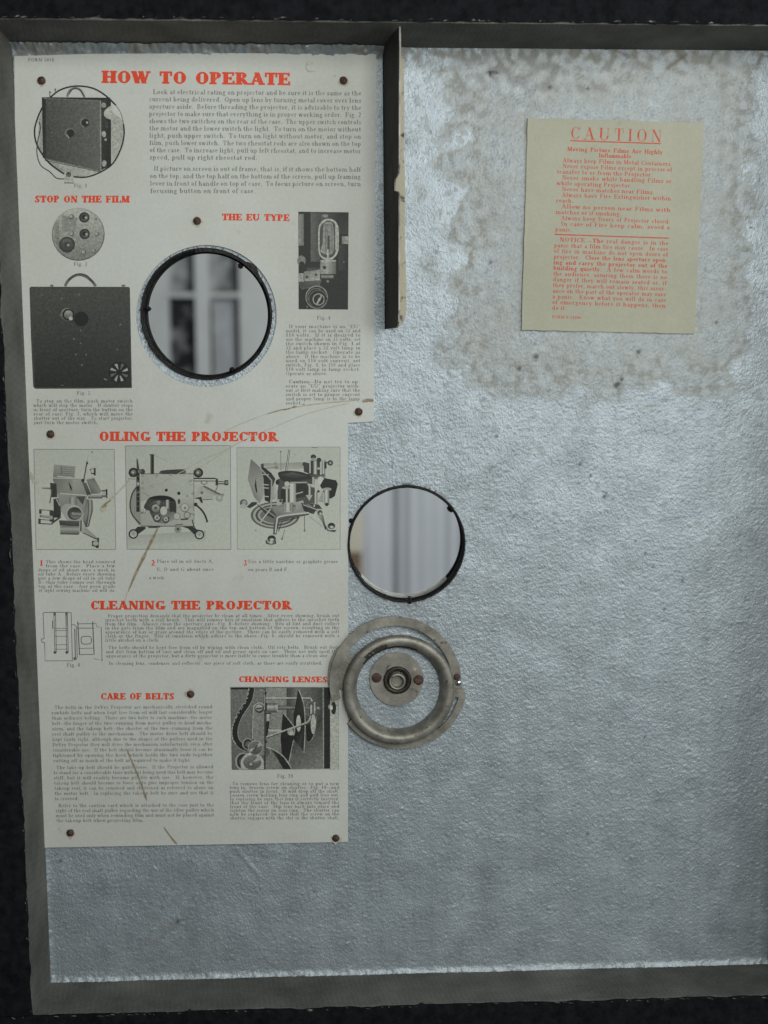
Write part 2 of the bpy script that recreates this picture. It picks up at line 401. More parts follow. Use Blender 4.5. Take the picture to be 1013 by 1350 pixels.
# --- grey lined walls: quads from the panel edge to the rim, with thickness, butted at the corners
XLr = P(8, 640, DEPTH).x; XRr = XR + 0.002
def rim_z(pts): return sum(P(x, y, DEPTH).z for x, y in pts) / len(pts)
ZTr = rim_z([(200, 27), (800, 32)]); ZBr = rim_z([(100, 1336), (900, 1313)])
LXt, LXb = P(-6, 100, DEPTH).x, P(41, 1320, DEPTH).x
XLr = (LXt + LXb) / 2
print('rim', XLr - XL, ZTr - ZT, ZB - ZBr)
B0 = 0.004   # behind the panel plane
def wall(inner0, inner1, rim0, rim1, out, n=60):
    """inner edge on the panel, rim edge at DEPTH, out = outward unit vector * thickness"""
    V, F = [], []
    for i in range(n + 1):
        t = i / n
        a = Vector(inner0).lerp(Vector(inner1), t); r = Vector(rim0).lerp(Vector(rim1), t)
        wob = random.uniform(-1, 1) * 0.00018
        r = r + Vector(out) * (wob / max(Vector(out).length, 1e-6))
        a2 = a.copy(); a2.y = B0
        o2 = Vector((0, 0, 0)); o2[:] = r; o2 = r + Vector(out); o3 = Vector((o2.x, B0, o2.z))
        V += [a2, a, r, o2, o3]
    for i in range(n):
        for k in range(4):
            F.append((i * 5 + k, i * 5 + k + 1, i * 5 + 5 + k + 1, i * 5 + 5 + k))
    F.append((0, 1, 2, 3, 4)); F.append(tuple(n * 5 + k for k in (4, 3, 2, 1, 0)))
    return V, F
TH = 0.003
e = 0.0
walls = [
    ((XL, 0, ZT), (XR, 0, ZT), (XLr, -DEPTH, ZTr), (XRr, -DEPTH, ZTr), (0, 0, TH)),
    ((XL, 0, ZB), (XR, 0, ZB), (XLr, -DEPTH, ZBr), (XRr, -DEPTH, ZBr), (0, 0, -TH)),
    ((XL, 0, ZB), (XL, 0, ZT), (XLr, -DEPTH, ZBr), (XLr, -DEPTH, ZTr), (-TH, 0, 0)),
    ((XR, 0, ZB), (XR, 0, ZT), (XRr, -DEPTH, ZBr), (XRr, -DEPTH, ZTr), (TH, 0, 0)),
]
for i, wdef in enumerate(walls):
    V, F = wall(*wdef); o = mesh_obj('side_wall', V, F, M['lining'], case); fix_normals(o)

# --- black covered outer edge: four strips, ragged where they meet the lining
def ragged_strip(p0, p1, out, width, seed, n=150):
    rs = np.random.default_rng(seed); V, F = [], []
    p0, p1, out = Vector(p0), Vector(p1), Vector(out)
    jit = 0.0009 * np.abs(np.convolve(rs.standard_normal(n + 1), np.ones(5) / 5, 'same')) + 0.0003 * rs.random(n + 1)
    for i in range(n + 1):
        a = p0.lerp(p1, i / n) + out * (0.00005 + jit[i]); yb = -DEPTH - 0.0007
        hump = 0.0004 * rs.random()
        V += [Vector((a.x, -DEPTH + 0.001, a.z)), Vector((a.x, yb - hump, a.z)), Vector((a.x, yb - 0.0006, a.z)) + out * 0.004,
              Vector((a.x, yb - 0.0006, a.z)) + out * (width - 0.003), Vector((a.x, yb + 0.003, a.z)) + out * width,
              Vector((a.x, 0.012, a.z)) + out * width]
    for i in range(n):
        for k in range(5):
            F.append((i * 6 + k, i * 6 + k + 1, i * 6 + 7 + k, i * 6 + 6 + k))
    return V, F
WD = 0.026
strips = [((XLr - WD, -DEPTH, ZTr), (XRr + WD, -DEPTH, ZTr), (0, 0, 1), 1), ((XLr - WD, -DEPTH, ZBr), (XRr + WD, -DEPTH, ZBr), (0, 0, -1), 2),
          ((XLr, -DEPTH, ZBr), (XLr, -DEPTH, ZTr), (-1, 0, 0), 3), ((XRr, -DEPTH, ZBr), (XRr, -DEPTH, ZTr), (1, 0, 0), 4)]
for p0, p1, out, sd in strips:
    V, F = ragged_strip(p0, p1, out, WD, sd); o = mesh_obj('outer_edge', V, F, M['black'], case); fix_normals(o)
    # frayed pale ends of the lining under the covering
    V, F = [], []; rs = np.random.default_rng(sd + 40); a0, a1, ov = Vector(p0), Vector(p1), Vector(out)
    L = (a1 - a0).length
    for i in range(70):
        t = rs.random(); w = 0.0008 + 0.003 * rs.random() ** 2; a = a0.lerp(a1, t); d = (a1 - a0).normalized()
        hh = 0.0003 + 0.0005 * rs.random(); zf = -DEPTH - 0.0018 - 0.0003 * rs.random()
        k = len(V); st = 0.0008 * rs.random()
        V += [a + ov * st + Vector((0, zf + DEPTH, 0)), a + d * w + ov * (st + hh * 0.4) + Vector((0, zf + DEPTH, 0)), a + d * w * 0.6 + ov * (st + hh) + Vector((0, zf + DEPTH + 0.0004, 0)),
              a + d * w * 0.5 + ov * (st + hh * .5) + Vector((0, zf + DEPTH + 0.0012, 0))]
        F += [(k, k + 1, k + 2), (k, k + 2, k + 3), (k, k + 3, k + 1), (k + 1, k + 3, k + 2)]
    o = mesh_obj('frayed_edge', V, F, M['worn_edge'], case); fix_normals(o); o['kind'] = 'stuff'

# --- upright divider plate at the top, leaning to the right, with its chipped backing strip
def fin_pt(t, s):
    """t along the height 0..1, s from the panel 0 to the front edge 1"""
    a = P(504.5, 59, 0.0005).lerp(P(507.5, 434, 0.0005), t); b_ = P(526.5, 35, DEPTH).lerp(P(525.5, 431.5, DEPTH), t)
    return a.lerp(b_, s)
def ty(y): return (y - 35) / (431.5 - 35)
prof = [(0, 0), (0.0, 1.0), (ty(60), 1.02), (ty(120), 1.0), (ty(215), 1.0), (ty(222), .97), (ty(227), .86), (ty(229), .74), (ty(238), .72), (ty(245), .73), (ty(248), .90), (ty(253), 1.0), (ty(330), 1.0),
        (ty(408), 1.01), (ty(414), .99), (ty(424), .98), (1.0, .88), (1.0, 0)]
pts = [fin_pt(t, s) for t, s in prof]; n = len(pts)
tr = tessellate_polygon([[Vector((s, t, 0)) for t, s in prof]])
nrm = (fin_pt(0, 1) - fin_pt(0, 0)).cross(fin_pt(1, 0) - fin_pt(0, 0)).normalized()
if nrm.x < 0: nrm = -nrm
V = pts + [p + nrm * 0.0006 for p in pts]
F = [tuple(t) for t in tr] + [tuple(n + i for i in reversed(t)) for t in tr]; mi = [0] * len(F)
for i in range(n): F.append((i, (i + 1) % n, n + (i + 1) % n, n + i)); mi.append(1)
fin = mesh_obj('divider_plate', V, F, [M['fin'], M['fin_edge']], case, mi=mi); fix_normals(fin)
st = [(514, 70), (526, 70), (531, 74), (533.5, 82), (533, 120), (533.5, 160), (533, 200), (534.5, 240), (534, 300), (535.5, 360), (536, 412), (534, 420), (529, 428), (522, 432), (514, 431)]
V, F = prism(st, 0.0006, 0.0022); o = mesh_obj('backing_strip', V, F, M['tan'], case); fix_normals(o); add_bevel(o, 0.0004)

# --- the two round windows: gasket, sleeve, glass, little tabs
def porthole(hx, hy, hr, rin, smat, tabs, wires, lip=0.0):
    V, F = lathe(hx, hy, 0, [(hr - 0.3, -0.0105), (hr - 0.3, 0.0006 + lip), (hr - 0.9, 0.0013 + lip), (hr - 2.6, 0.0014 + lip), (hr - 3.6, 0.0007 + lip), (hr - 4.0, -0.001)], 120, jitter=0.22)
    g_ = mesh_obj('window_gasket', V, F, M['rubber'], case, True); fix_normals(g_)
    V, F = lathe(hx, hy, 0, [(hr - 4.0, -0.0012), (rin + 0.8, -0.009), (rin - 0.6, -0.0095), (rin - 0.6, -0.0125)], 120)
    s_ = mesh_obj('sleeve', V, F, smat, g_, True); fix_normals(s_)
    for (r_, h_, w_) in wires:
        V, F = lathe(hx, hy, 0, [(r_ + w_ * math.cos(a), h_ + w_ * U * math.sin(a)) for a in np.linspace(0, 2 * math.pi, 9)], 96)
        mesh_obj('wire_ring', V, F, M['rubber'], g_, True)
    c = P(hx, hy, -0.011); r_ = (rin) * U; V = []; m_ = 64
    for y in (0.0108, 0.0122):
        V += [(c.x + r_ * math.cos(2 * math.pi * i / m_), y, c.z + r_ * math.sin(2 * math.pi * i / m_)) for i in range(m_)]
    F = [tuple(range(m_)), tuple(m_ + i for i in reversed(range(m_)))] + [(i, (i + 1) % m_, m_ + (i + 1) % m_, m_ + i) for i in range(m_)]
    o = mesh_obj('glass_pane', V, F, M['glass'], g_); fix_normals(o)
    for (tx, ty_, tr_) in tabs:
        V, F = lathe(tx, ty_, -0.002, [(0.01, 0.0030), (tr_ * .7, 0.0026), (tr_, 0.0012), (tr_ * 1.1, -0.0025)], 14, jitter=0.35)
        mesh_obj('clip', V, F, M['rubber'], g_, True)
porthole(*HOLE_A, 80.2, M['rubber'], [(195.5, 407, 3.0), (306, 487.5, 3.2), (317, 350.5, 3.2)], [(81.5, -0.0035, 1.2), (79.5, -0.0065, 1.1)])
porthole(*HOLE_B, 76.8, M['rubber'], [(463, 685.5, 4.0), (594.5, 671, 4.2), (540, 791.5, 4.2)], [], 0.0006)  # sleeve wall coloured black, its shade put into the material
V, F = lathe(HOLE_B[0] - 0.6, HOLE_B[1] - 0.6, 0, [(75.4, -0.0016), (75.6, -0.009), (74.2, -0.0093)], 50, 218, 318); o = mesh_obj('lit_sleeve_arc', V, F, M['sleeve'], case, True)  # pale arc paints the light caught by the sleeve's bottom
# loose dark remains of gasket along the top of the first window
rs = np.random.default_rng(5)
pts_o, pts_i = [], []
for a in np.linspace(100, 30, 36):
    w = 3.2 * math.exp(-((a - 93) / 9) ** 2) + 5.5 * math.exp(-((a - 45) / 7) ** 2) + 1.5 + rs.random() * 1.2
    pts_o.append((HOLE_A[0] + (83.5 + w) * math.cos(math.radians(a)), HOLE_A[1] - (83.5 + w) * math.sin(math.radians(a))))
    pts_i.append((HOLE_A[0] + 82.5 * math.cos(math.radians(a)), HOLE_A[1] - 82.5 * math.sin(math.radians(a))))
V, F = prism(pts_o + pts_i[::-1], 0.0002, 0.0017); o = mesh_obj('torn_gasket', V, F, M['rubber'], case); fix_normals(o)

# ================================================================== serif lettering
# glyphs: cap height 1; strokes are laid as quads with thick verticals and thin horizontals
LX = 0.66
def glyph_table():
    G = {}
    def a(ch, adv, *ops): G[ch] = (adv, ops)
    S_ = lambda x, y0=0., y1=1., f='bt': ('S', x, y0, y1, f)
    T_ = lambda x, y0=0., y1=1., f='bt': ('s', x, y0, y1, f)
    h = lambda x0, x1, y: ('h', x0, x1, y)
    v = lambda x, y0, y1: ('v', x, y0, y1)
    Dk = lambda *q: ('D',) + q
    dk = lambda *q: ('d',) + q
    A = lambda *q: ('A',) + q
    f = lambda x, y, w: ('f', x, y, w)
    b_ = lambda x, y, r: ('b', x, y, r)
    a('A', .96, dk(.14, 0, .47, 1), Dk(.45, 1, .80, 0), h(.26, .66, .31), f(.14, 0, .15), f(.80, 0, .19))
    a('B', .86, S_(.22), h(.22, .46, 1), h(.22, .48, .52), h(.22, .48, 0), A(.44, .76, .25, .24, -90, 90), A(.46, .27, .30, .27, -90, 90))
    a('C', .86, A(.46, .5, .38, .5, 42, 318), v(.78, .66, 1), b_(.76, .2, .06))
    a('D', .94, S_(.22), h(.22, .46, 1), h(.22, .46, 0), A(.44, .5, .40, .5, -90, 90))
    a('E', .84, S_(.22), h(.22, .72, 1), h(.22, .74, 0), h(.22, .56, .5), v(.72, .70, 1), v(.76, 0, .32), v(.56, .36, .64))
    a('F', .80, S_(.22), h(.22, .70, 1), h(.22, .56, .5), v(.71, .68, 1), v(.56, .36, .64))
    a('G', .94, A(.46, .5, .38, .5, 45, 320), v(.78, .68, 1), S_(.76, 0.02, .42, 't'))
    a('H', 1.0, S_(.22), S_(.78), h(.22, .78, .5))
    a('I', .46, S_(.23))
    a('J', .66, S_(.42, .22, 1, 't'), A(.24, .24, .19, .24, 180, 360), b_(.12, .28, .09))
    a('K', .96, S_(.22), dk(.26, .38, .74, 1), Dk(.40, .58, .78, 0), f(.74, 1, .13), f(.80, 0, .17))
    a('L', .80, S_(.22), h(.22, .72, 0), v(.74, 0, .36))
    a('M', 1.14, T_(.16), Dk(.2, 1, .54, .05), dk(.54, .05, .88, 1), S_(.92))
    a('N', .98, T_(.17), Dk(.2, 1, .78, 0), T_(.80, 0, 1, 't'))
    a('O', .94, A(.47, .5, .40, .51, 0, 360))
    a('P', .82, S_(.22), h(.22, .46, 1), h(.22, .46, .45), A(.44, .725, .29, .275, -90, 90))
    a('Q', .94, A(.47, .5, .40, .51, 0, 360), Dk(.45, .15, .75, -.2))
    a('R', .94, S_(.22), h(.22, .46, 1), h(.22, .46, .48), A(.44, .74, .28, .26, -90, 90), Dk(.44, .48, .74, .04), f(.80, 0, .15))
    a('S', .74, A(.37, .76, .25, .24, 30, 215), A(.37, .25, .27, .25, -145, 40), Dk(.18, .68, .56, .34), v(.62, .66, 1), v(.1, 0, .34))
    a('T', .86, S_(.43, 0, 1, 'b'), h(.06, .80, 1), v(.07, .62, 1), v(.79, .62, 1))
    a('U', 1.04, S_(.22, .3, 1, 't'), T_(.83, .3, 1, 't'), A(.50, .36, .38, .37, 180, 360))
    a('V', .92, Dk(.14, 1, .46, 0), dk(.46, 0, .80, 1), f(.14, 1, .17), f(.80, 1, .13))
    a('W', 1.3, Dk(.14, 1, .40, 0), dk(.40, 0, .64, 1), Dk(.60, 1, .86, 0), dk(.86, 0, 1.14, 1), f(.14, 1, .16), f(.62, 1, .16), f(1.14, 1, .13))
    a('X', .92, Dk(.16, 1, .76, 0), dk(.16, 0, .74, 1), f(.16, 1, .15), f(.76, 0, .15), f(.16, 0, .13), f(.74, 1, .13))
    a('Y', .90, Dk(.14, 1, .44, .46), dk(.44, .46, .76, 1), S_(.45, 0, .5, 'b'), f(.14, 1, .16), f(.76, 1, .13))
    a('Z', .78, h(.1, .68, 1), h(.1, .70, 0), Dk(.66, 1, .12, 0), v(.1, .7, 1), v(.7, 0, .3))
    x = LX
    a('a', .62, S_(.46, 0, x - .16, ''), A(.29, x - .2, .17, .19, 0, 165), A(.26, .19, .17, .19, 50, 330), f(.50, 0, .09))
    a('b', .70, S_(.17, 0, 1, 'l'), A(.38, x / 2, .24, x / 2, -150, 150))
    a('c', .58, A(.32, x / 2, .24, x / 2, 48, 312), b_(.48, x - .15, .08))
    a('d', .72, S_(.53, 0, 1, 'lr'), A(.31, x / 2, .24, x / 2, 30, 330))
    a('e', .60, A(.31, x / 2, .24, x / 2, 0, 312), h(.1, .54, x / 2 + .03))
    a('f', .44, S_(.20, 0, .82, 'b'), A(.37, .80, .17, .2, 70, 180), b_(.45, .93, .07), h(.04, .40, x))
    a('g', .64, A(.28, x * .66, .20, x * .34, 0, 360), A(.29, -.08, .25, .2, 0, 360), dk(.14, .22, .2, .1), h(.4, .62, x))
    a('h', .76, S_(.17, 0, 1, 'bl'), S_(.57, 0, x - .2, 'b'), A(.37, x - .22, .20, .22, 0, 160))
    a('i', .38, S_(.19, 0, x, 'bl'), b_(.18, .88, .1))
    a('j', .36, S_(.19, -.14, x, 'l'), A(.06, -.13, .13, .17, 200, 360), b_(.18, .88, .1))
    a('k', .74, S_(.17, 0, 1, 'bl'), dk(.2, .22, .56, x), Dk(.3, .38, .60, 0), f(.56, x, .12), f(.62, 0, .13))
    a('l', .38, S_(.19, 0, 1, 'bl'))
    a('m', 1.12, S_(.17, 0, x, 'bl'), S_(.56, 0, x - .2, 'b'), S_(.95, 0, x - .2, 'b'), A(.365, x - .22, .195, .22, 0, 160), A(.755, x - .22, .195, .22, 0, 160))
    a('n', .76, S_(.17, 0, x, 'bl'), S_(.57, 0, x - .2, 'b'), A(.37, x - .22, .20, .22, 0, 160))
    a('o', .64, A(.32, x / 2, .25, x / 2, 0, 360))
    a('p', .72, S_(.17, -.3, x, 'bl'), A(.39, x / 2, .24, x / 2, -150, 150))
    a('q', .70, S_(.53, -.3, x, 'b'), A(.31, x / 2, .24, x / 2, 30, 330))
    a('r', .54, S_(.17, 0, x, 'bl'), A(.36, x - .2, .19, .19, 60, 170), b_(.45, x - .09, .09))
    a('s', .52, A(.26, x * .75, .16, x * .25, 30, 225), A(.26, x * .25, .17, x * .25, -150, 45), Dk(.14, x * .66, .38, x * .36), v(.42, x * .64, x), v(.08, 0, x * .36))
    a('t', .46, S_(.20, .12, .86, ''), A(.33, .15, .14, .15, 180, 320), h(.03, .40, x))
    a('u', .76, S_(.17, .18, x, 'l'), S_(.56, 0, x, 'lr'), A(.37, .2, .20, .2, 180, 350))
    a('v', .66, Dk(.10, x, .33, 0), dk(.33, 0, .56, x), f(.10, x, .13), f(.56, x, .1))
    a('w', .96, Dk(.10, x, .30, 0), dk(.30, 0, .48, x), Dk(.46, x, .66, 0), dk(.66, 0, .86, x), f(.1, x, .12), f(.47, x, .12), f(.86, x, .1))
    a('x', .68, Dk(.12, x, .54, 0), dk(.12, 0, .54, x), f(.12, x, .12), f(.54, 0, .12), f(.12, 0, .1), f(.54, x, .1))
    a('y', .66, Dk(.10, x, .34, 0), dk(.18, -.3, .56, x), f(.10, x, .13), f(.56, x, .1), b_(.16, -.24, .08))
    a('z', .58, h(.08, .50, x), h(.08, .52, 0), Dk(.48, x, .12, 0))
    a('1', .60, S_(.30, 0, 1, 'b'), dk(.12, .78, .3, .98))
    a('2', .64, A(.32, .72, .22, .28, -30, 170), Dk(.5, .58, .12, .06), h(.1, .56, 0), v(.57, 0, .2))
    a('3', .62, A(.29, .76, .20, .24, -90, 160), A(.29, .27, .24, .27, -170, 90))
    a('4', .66, S_(.44, 0, 1, 'b'), h(.06, .60, .28), dk(.08, .3, .42, 1))
    a('5', .62, A(.29, .31, .24, .31, -165, 120), h(.16, .52, 1), v(.16, .52, 1))
    a('6', .64, A(.32, .30, .22, .30, 0, 360), A(.42, .45, .32, .55, 95, 190))
    a('8', .64, A(.32, .75, .20, .25, 0, 360), A(.32, .27, .24, .27, 0, 360))
    a('0', .64, A(.32, .5, .23, .5, 0, 360))
    a('.', .34, b_(.17, .07, .1)); a(',', .34, b_(.17, .06, .1), dk(.2, .04, .12, -.2))
    a('-', .44, h(.08, .36, .3)); a('\u2014', 1.0, h(.0, 1.0, .3))
    a('\u201c', .5, b_(.14, .85, .09), b_(.34, .85, .09), dk(.11, .86, .17, 1), dk(.31, .86, .37, 1))
    a('\u201d', .5, b_(.14, .93, .09), b_(.34, .93, .09), dk(.17, .92, .11, .76), dk(.37, .92, .31, .76))
    return G
GL = glyph_table()

class Print:
    """collects flat printed shapes on a sheet h metres in front of the panel, each a hair above the last"""
    STEP = 1.0e-6
    def __init__(s, h): s.h = h; s.V, s.F, s.C = [], [], []; s.z = 0
    def lay(s): s.z += 1; return s.h + s.STEP * (s.z % 230)
    def build(s, name, mat, parent, label=None, coloured=False):
        return mesh_obj(name, s.V, s.F, mat, parent, cols=s.C if coloured else None, label=label)

def glyph_quads(ch, w, t, sv, sh_):
    """list of polygons (cap units)"""
    adv, ops = GL[ch]; out = []
    def quad(x0, y0, x1, y1, x2, y2, x3, y3): out.append([(x0, y0), (x1, y1), (x2, y2), (x3, y3)])
    def serif(x, y, hw):
        y0, y1 = (y - sh_, y) if y > 0.4 else (y, y + sh_)
        quad(x - hw, y0, x + hw, y0, x + hw, y1, x - hw, y1)
    for op in ops:
        k = op[0]
        if k in 'Ss':
            _, x, y0, y1, fl = op; hw = (w if k == 'S' else t) / 2
            quad(x - hw, y0, x + hw, y0, x + hw, y1, x - hw, y1)
            if 'b' in fl: serif(x, y0, hw + sv)
            if 'r' in fl: quad(x, 0, x + hw + sv, 0, x + hw + sv, sh_, x, sh_)
            if 't' in fl: serif(x, y1, hw + sv)
            if 'l' in fl: quad(x - hw - sv, y1 - sh_, x, y1 - sh_, x, y1, x - hw - sv, y1 - sh_ * .6)
        elif k == 'h':
            _, x0, x1, y = op; ya = 0 if y == 0 else (y - t if y in (1, LX) else y - t / 2)
            quad(x0, ya, x1, ya, x1, ya + t, x0, ya + t)
        elif k == 'v':
            _, x, y0, y1 = op; hw = max(t, sh_) / 2; quad(x - hw, y0, x + hw, y0, x + hw, y1, x - hw, y1)
        elif k in 'Dd':
            _, x0, y0, x1, y1 = op; hw = (w if k == 'D' else t) / 2 * 1.05
            quad(x0 - hw, y0, x0 + hw, y0, x1 + hw, y1, x1 - hw, y1)
        elif k == 'f': serif(op[1], op[2], op[3] + sv * .35)
        elif k == 'b':
            _, x, y, r_ = op; r_ = r_ * (0.55 + 1.6 * w)
            out.append([(x + r_ * math.cos(i * math.pi / 4), y + r_ * math.sin(i * math.pi / 4)) for i in range(8)])
        elif k == 'A':
            _, cx, cy, rx, ry, a0, a1 = op; n = max(6, int(abs(a1 - a0) / 24))
            pi_, po_ = [], []
            for i in range(n + 1):
                a = math.radians(a0 + (a1 - a0) * i / n); c, s = math.cos(a), math.sin(a)
                ww = t + (w - t) * abs(c) ** 1.4; ww = min(ww, rx * 1.6)
                po_.append(((cx + rx * c + ww * 0.12 * c), cy + ry * s)); pi_.append((cx + (rx - ww * .88) * c, cy + (ry - max(t, ww * .35)) * s))
            for i in range(n): out.append([po_[i], po_[i + 1], pi_[i + 1], pi_[i]])
    return adv, out

_cache = {}
def glyph(ch, style):
    key = (ch, style)
    if key not in _cache:
        _cache[key] = glyph_quads(ch, *style)
    return _cache[key]

BODY = (0.20, 0.08, 0.08, 0.08)
BOLD = (0.25, 0.10, 0.08, 0.09)
HEAD = (0.335, 0.15, 0.085, 0.15)
FINE = (0.17, 0.04, 0.09, 0.045)

def text_line(pr, s, x0, y0, x1, y1, cap, style=BODY, justify=True, track=0.075, bold_words=(), expand=1.0):
    """set s between the baseline ends (photo pixels); justify widens the spaces, else natural width scaled by expand"""
    indent = len(s) - len(s.lstrip(' ')); s = s.strip(' ')
    L = math.hypot(x1 - x0, y1 - y0); ux, uy = (x1 - x0) / L, (y1 - y0) / L
    vx, vy = uy, -ux
    x = indent * 0.42 * cap
    toks = s.split(' ')
    # widths
    def adv(ch, st): return (glyph(ch, st)[0] + track) * cap
    tw = sum(adv(c, BOLD if tk in bold_words else style) for tk in toks for c in tk)
    ngap = sum(1 for _ in toks) - 1
    space = 0.42 * cap; sx = expand
    if justify:
        avail = L - x
        space = (avail - tw) / max(ngap, 1)
        if space < 0.30 * cap:
            sx = (avail - 0.30 * cap * ngap) / tw; space = 0.30 * cap
        if space > 0.55 * cap:
            sx = min(1.22, (avail - 0.55 * cap * ngap) / tw); space = (avail - tw * sx) / max(ngap, 1)
    else: sx = expand if expand != 1.0 else 1.06
    for i, tk in enumerate(toks):
        if tk == '': x += space; continue
        st = BOLD if tk in bold_words else style
        for ch in tk:
            ad, polys = glyph(ch, st)
            hz = 0
            for q_ in polys:
                hh = pr.h + pr.STEP * hz; hz += 1
                k = len(pr.V)
                for (gx, gy) in q_:
                    lx, ly = x + gx * cap * sx, gy * cap
                    pr.V.append(P(x0 + ux * lx + vx * ly, y0 + uy * lx + vy * ly, hh))
                pr.F.append(tuple(range(k, k + len(q_))))
            x += (ad + track) * cap * sx
        x += space
    return x

def text_block(pr, lines, p_tl, p_tr, p_bl, p_br, cap, style=BODY, bold_words=(), short=()):
    """lines between first baseline (tl-tr) and last baseline (bl-br); short = indices set ragged"""
    n = len(lines)
    for i, s in enumerate(lines):
        t = i / max(n - 1, 1)
        a = [p_tl[k] + (p_bl[k] - p_tl[k]) * t for k in (0, 1)]; b_ = [p_tr[k] + (p_br[k] - p_tr[k]) * t for k in (0, 1)]
        last = i in short
        text_line(pr, s, *a, *b_, cap, style, not last, bold_words=bold_words)

# ================================================================== instruction sheet
SH = 0.0014
sheet_outline = [(19, 74), (120, 71), (300, 70), (420, 71), (496.5, 71), (495.5, 200), (494, 380), (493, 555.5), (459, 557.5), (459.5, 800), (459, 1110), (300, 1113), (58, 1117.5), (55, 1050), (49, 900), (45, 780), (38, 620), (33, 500), (28, 390), (23, 260), (20, 165)]
hole = circle_pts(272.3, 416.5, 92.5, 72, ry=93.5)
sheet = empty('instruction_sheet', P(260, 1117, 0.0), 'tall cream instruction sheet headed HOW TO OPERATE, with a round cutout, tacked up', 'instruction sheet')
V, F = prism(sheet_outline, 0.0009, SH, hole)
paper_o = mesh_obj('paper', V, F, M['paper'], sheet); fix_normals(paper_o)

ph = SH + 2e-5
def heading(s, x0, y0, x1, y1, cap):
    pr = Print(ph)
    natural = sum(glyph(c, HEAD)[0] + 0.05 for c in s if c != ' ') * cap
    gaps = s.count(' ')
    L = math.hypot(x1 - x0, y1 - y0); e_ = min(1.25, (L - gaps * 0.55 * cap) / natural)
    # fit exactly: spaces take what the letters leave
    text_line(pr, s, x0, y0, x1, y1, cap, HEAD, False if gaps == 0 else True, 0.05, expand=e_) if False else _fit(pr, s, x0, y0, x1, y1, cap, HEAD, 0.05)
    return pr.build('printed_heading', M['red'], sheet, 'red heading ' + s)
def _fit(pr, s, x0, y0, x1, y1, cap, style, track, gap=0.55):
    ws = s.split(' '); nat = sum(glyph(c, style)[0] + track for w in ws for c in w) - track; ng = len(ws) - 1
    L = math.hypot(x1 - x0, y1 - y0); ux, uy = (x1 - x0) / L, (y1 - y0) / L
    sx = L / ((nat + ng * gap) * cap); x = 0
    for w in ws:
        for c in w:
            ad, polys = glyph(c, style)
            for hz, q_ in enumerate(polys):
                k = len(pr.V)
                for gx, gy in q_:
                    lx, ly = x + gx * cap * sx, gy * cap
                    pr.V.append(P(x0 + ux * lx + uy * ly, y0 + uy * lx - ux * ly, pr.h + pr.STEP * hz))
                pr.F.append(tuple(range(k, k + len(q_))))
            x += (ad + track) * cap * sx
        x += gap * cap * sx

heading('HOW TO OPERATE', 134.5, 109.5, 383, 112.5, 16.5)
heading('STOP ON THE FILM', 46, 267, 171, 267.2, 9.2)
heading('THE EU TYPE', 293, 290.5, 382, 291.5, 9)
heading('OILING THE PROJECTOR', 131, 581.5, 367, 582, 12.6)
heading('CLEANING THE PROJECTOR', 119.5, 803.8, 385, 803.8, 11.8)
heading('CARE OF BELTS', 133, 922.3, 230, 922.3, 8.6)
heading('CHANGING LENSES', 315, 899.3, 431.5, 899.8, 7.8)

def body(lines, tl, tr, bl, br, cap, short=(), bold=(), label=None):
    pr = Print(ph); text_block(pr, lines, tl, tr, bl, br, cap, BODY, bold, short)
    return pr.build('printed_text', M['black_ink'], sheet, label)
pr = Print(ph); text_line(pr, 'FORM 5018', 37, 81, 77, 81.3, 4.6, (0.2, 0.11, 0, 0.1), False, 0.05); pr.build('printed_text', M['black_ink'], sheet)
body(['  Look at electrical rating on projector and be sure it is the same as the', 'current being delivered.  Open up lens by turning metal cover over lens', 'aperture aside.  Before threading the projector, it is advisable to try the',
      'projector to make sure that everything is in proper working order.  Fig. 2', 'shows the two switches on the rear of the case.  The upper switch controls', 'the motor and the lower switch the light.  To turn on the motor without',
      'light, push upper switch.  To turn on light without motor, and stop on', 'film, push lower switch.  The two rheostat rods are also shown on the top', 'of the case.  To increase light, pull up left rheostat, and to increase motor', 'speed, pull up right rheostat rod.'],
     (196.5, 124), (477, 126), (197.5, 210.3), (476.5, 211.5), 6.4, (9,))
body(['  If picture on screen is out of frame, that is, if it shows the bottom half', 'on the top, and the top half on the bottom of the screen, pull up framing', 'lever in front of handle on top of case.  To focus picture on screen, turn', 'focusing button on front of case.'],
     (197.5, 225), (476.5, 226.5), (198.3, 254.5), (476.5, 255), 6.4, (3,))
body(['  To stop on the film, push motor switch', 'which will stop the motor.  If shutter stops', 'in front of aperture, turn the button on the', 'rear of case, Fig. 3, which will move the', 'shutter out of the way.  To start projector,', 'just turn the motor switch.'],
     (44, 530.8), (175.5, 530.8), (44.8, 559.2), (176, 559.2), 4.7, (5,))
body(['  If your machine is an \u201cEU\u201d', 'model, it can be used on 32 and', '110 volts.  If it is desired to', 'use the machine on 32 volts, set', 'the switch shown in Fig. 4 at', '32 and place a 32 volt lamp in', 'the lamp socket.  Operate as', 'above.  If the machine is to be', 'used on 110 volt current, set', 'switch, Fig. 4, to 110 and place', '110 volt lamp in lamp socket.', 'Operate as above.'],
     (377, 432.6), (476, 432.6), (377, 494.6), (475.5, 494.6), 4.7, (11,))
body(['  Caution\u2014Do not try to op-', 'erate an \u201cEU\u201d projector with-', 'out at first making sure that the', 'switch is set to proper current', 'and proper lamp is in the lamp', 'socket.'],
     (377, 505.4), (475.5, 505.4), (377, 533.4), (475, 533.4), 4.7, (5,), ('Caution\u2014Do',))
body(['This shows the head removed', 'from the case.  Place a few'], (60.5, 742.6), (152.5, 742.6), (60.5, 748), (152.5, 748), 4.3)
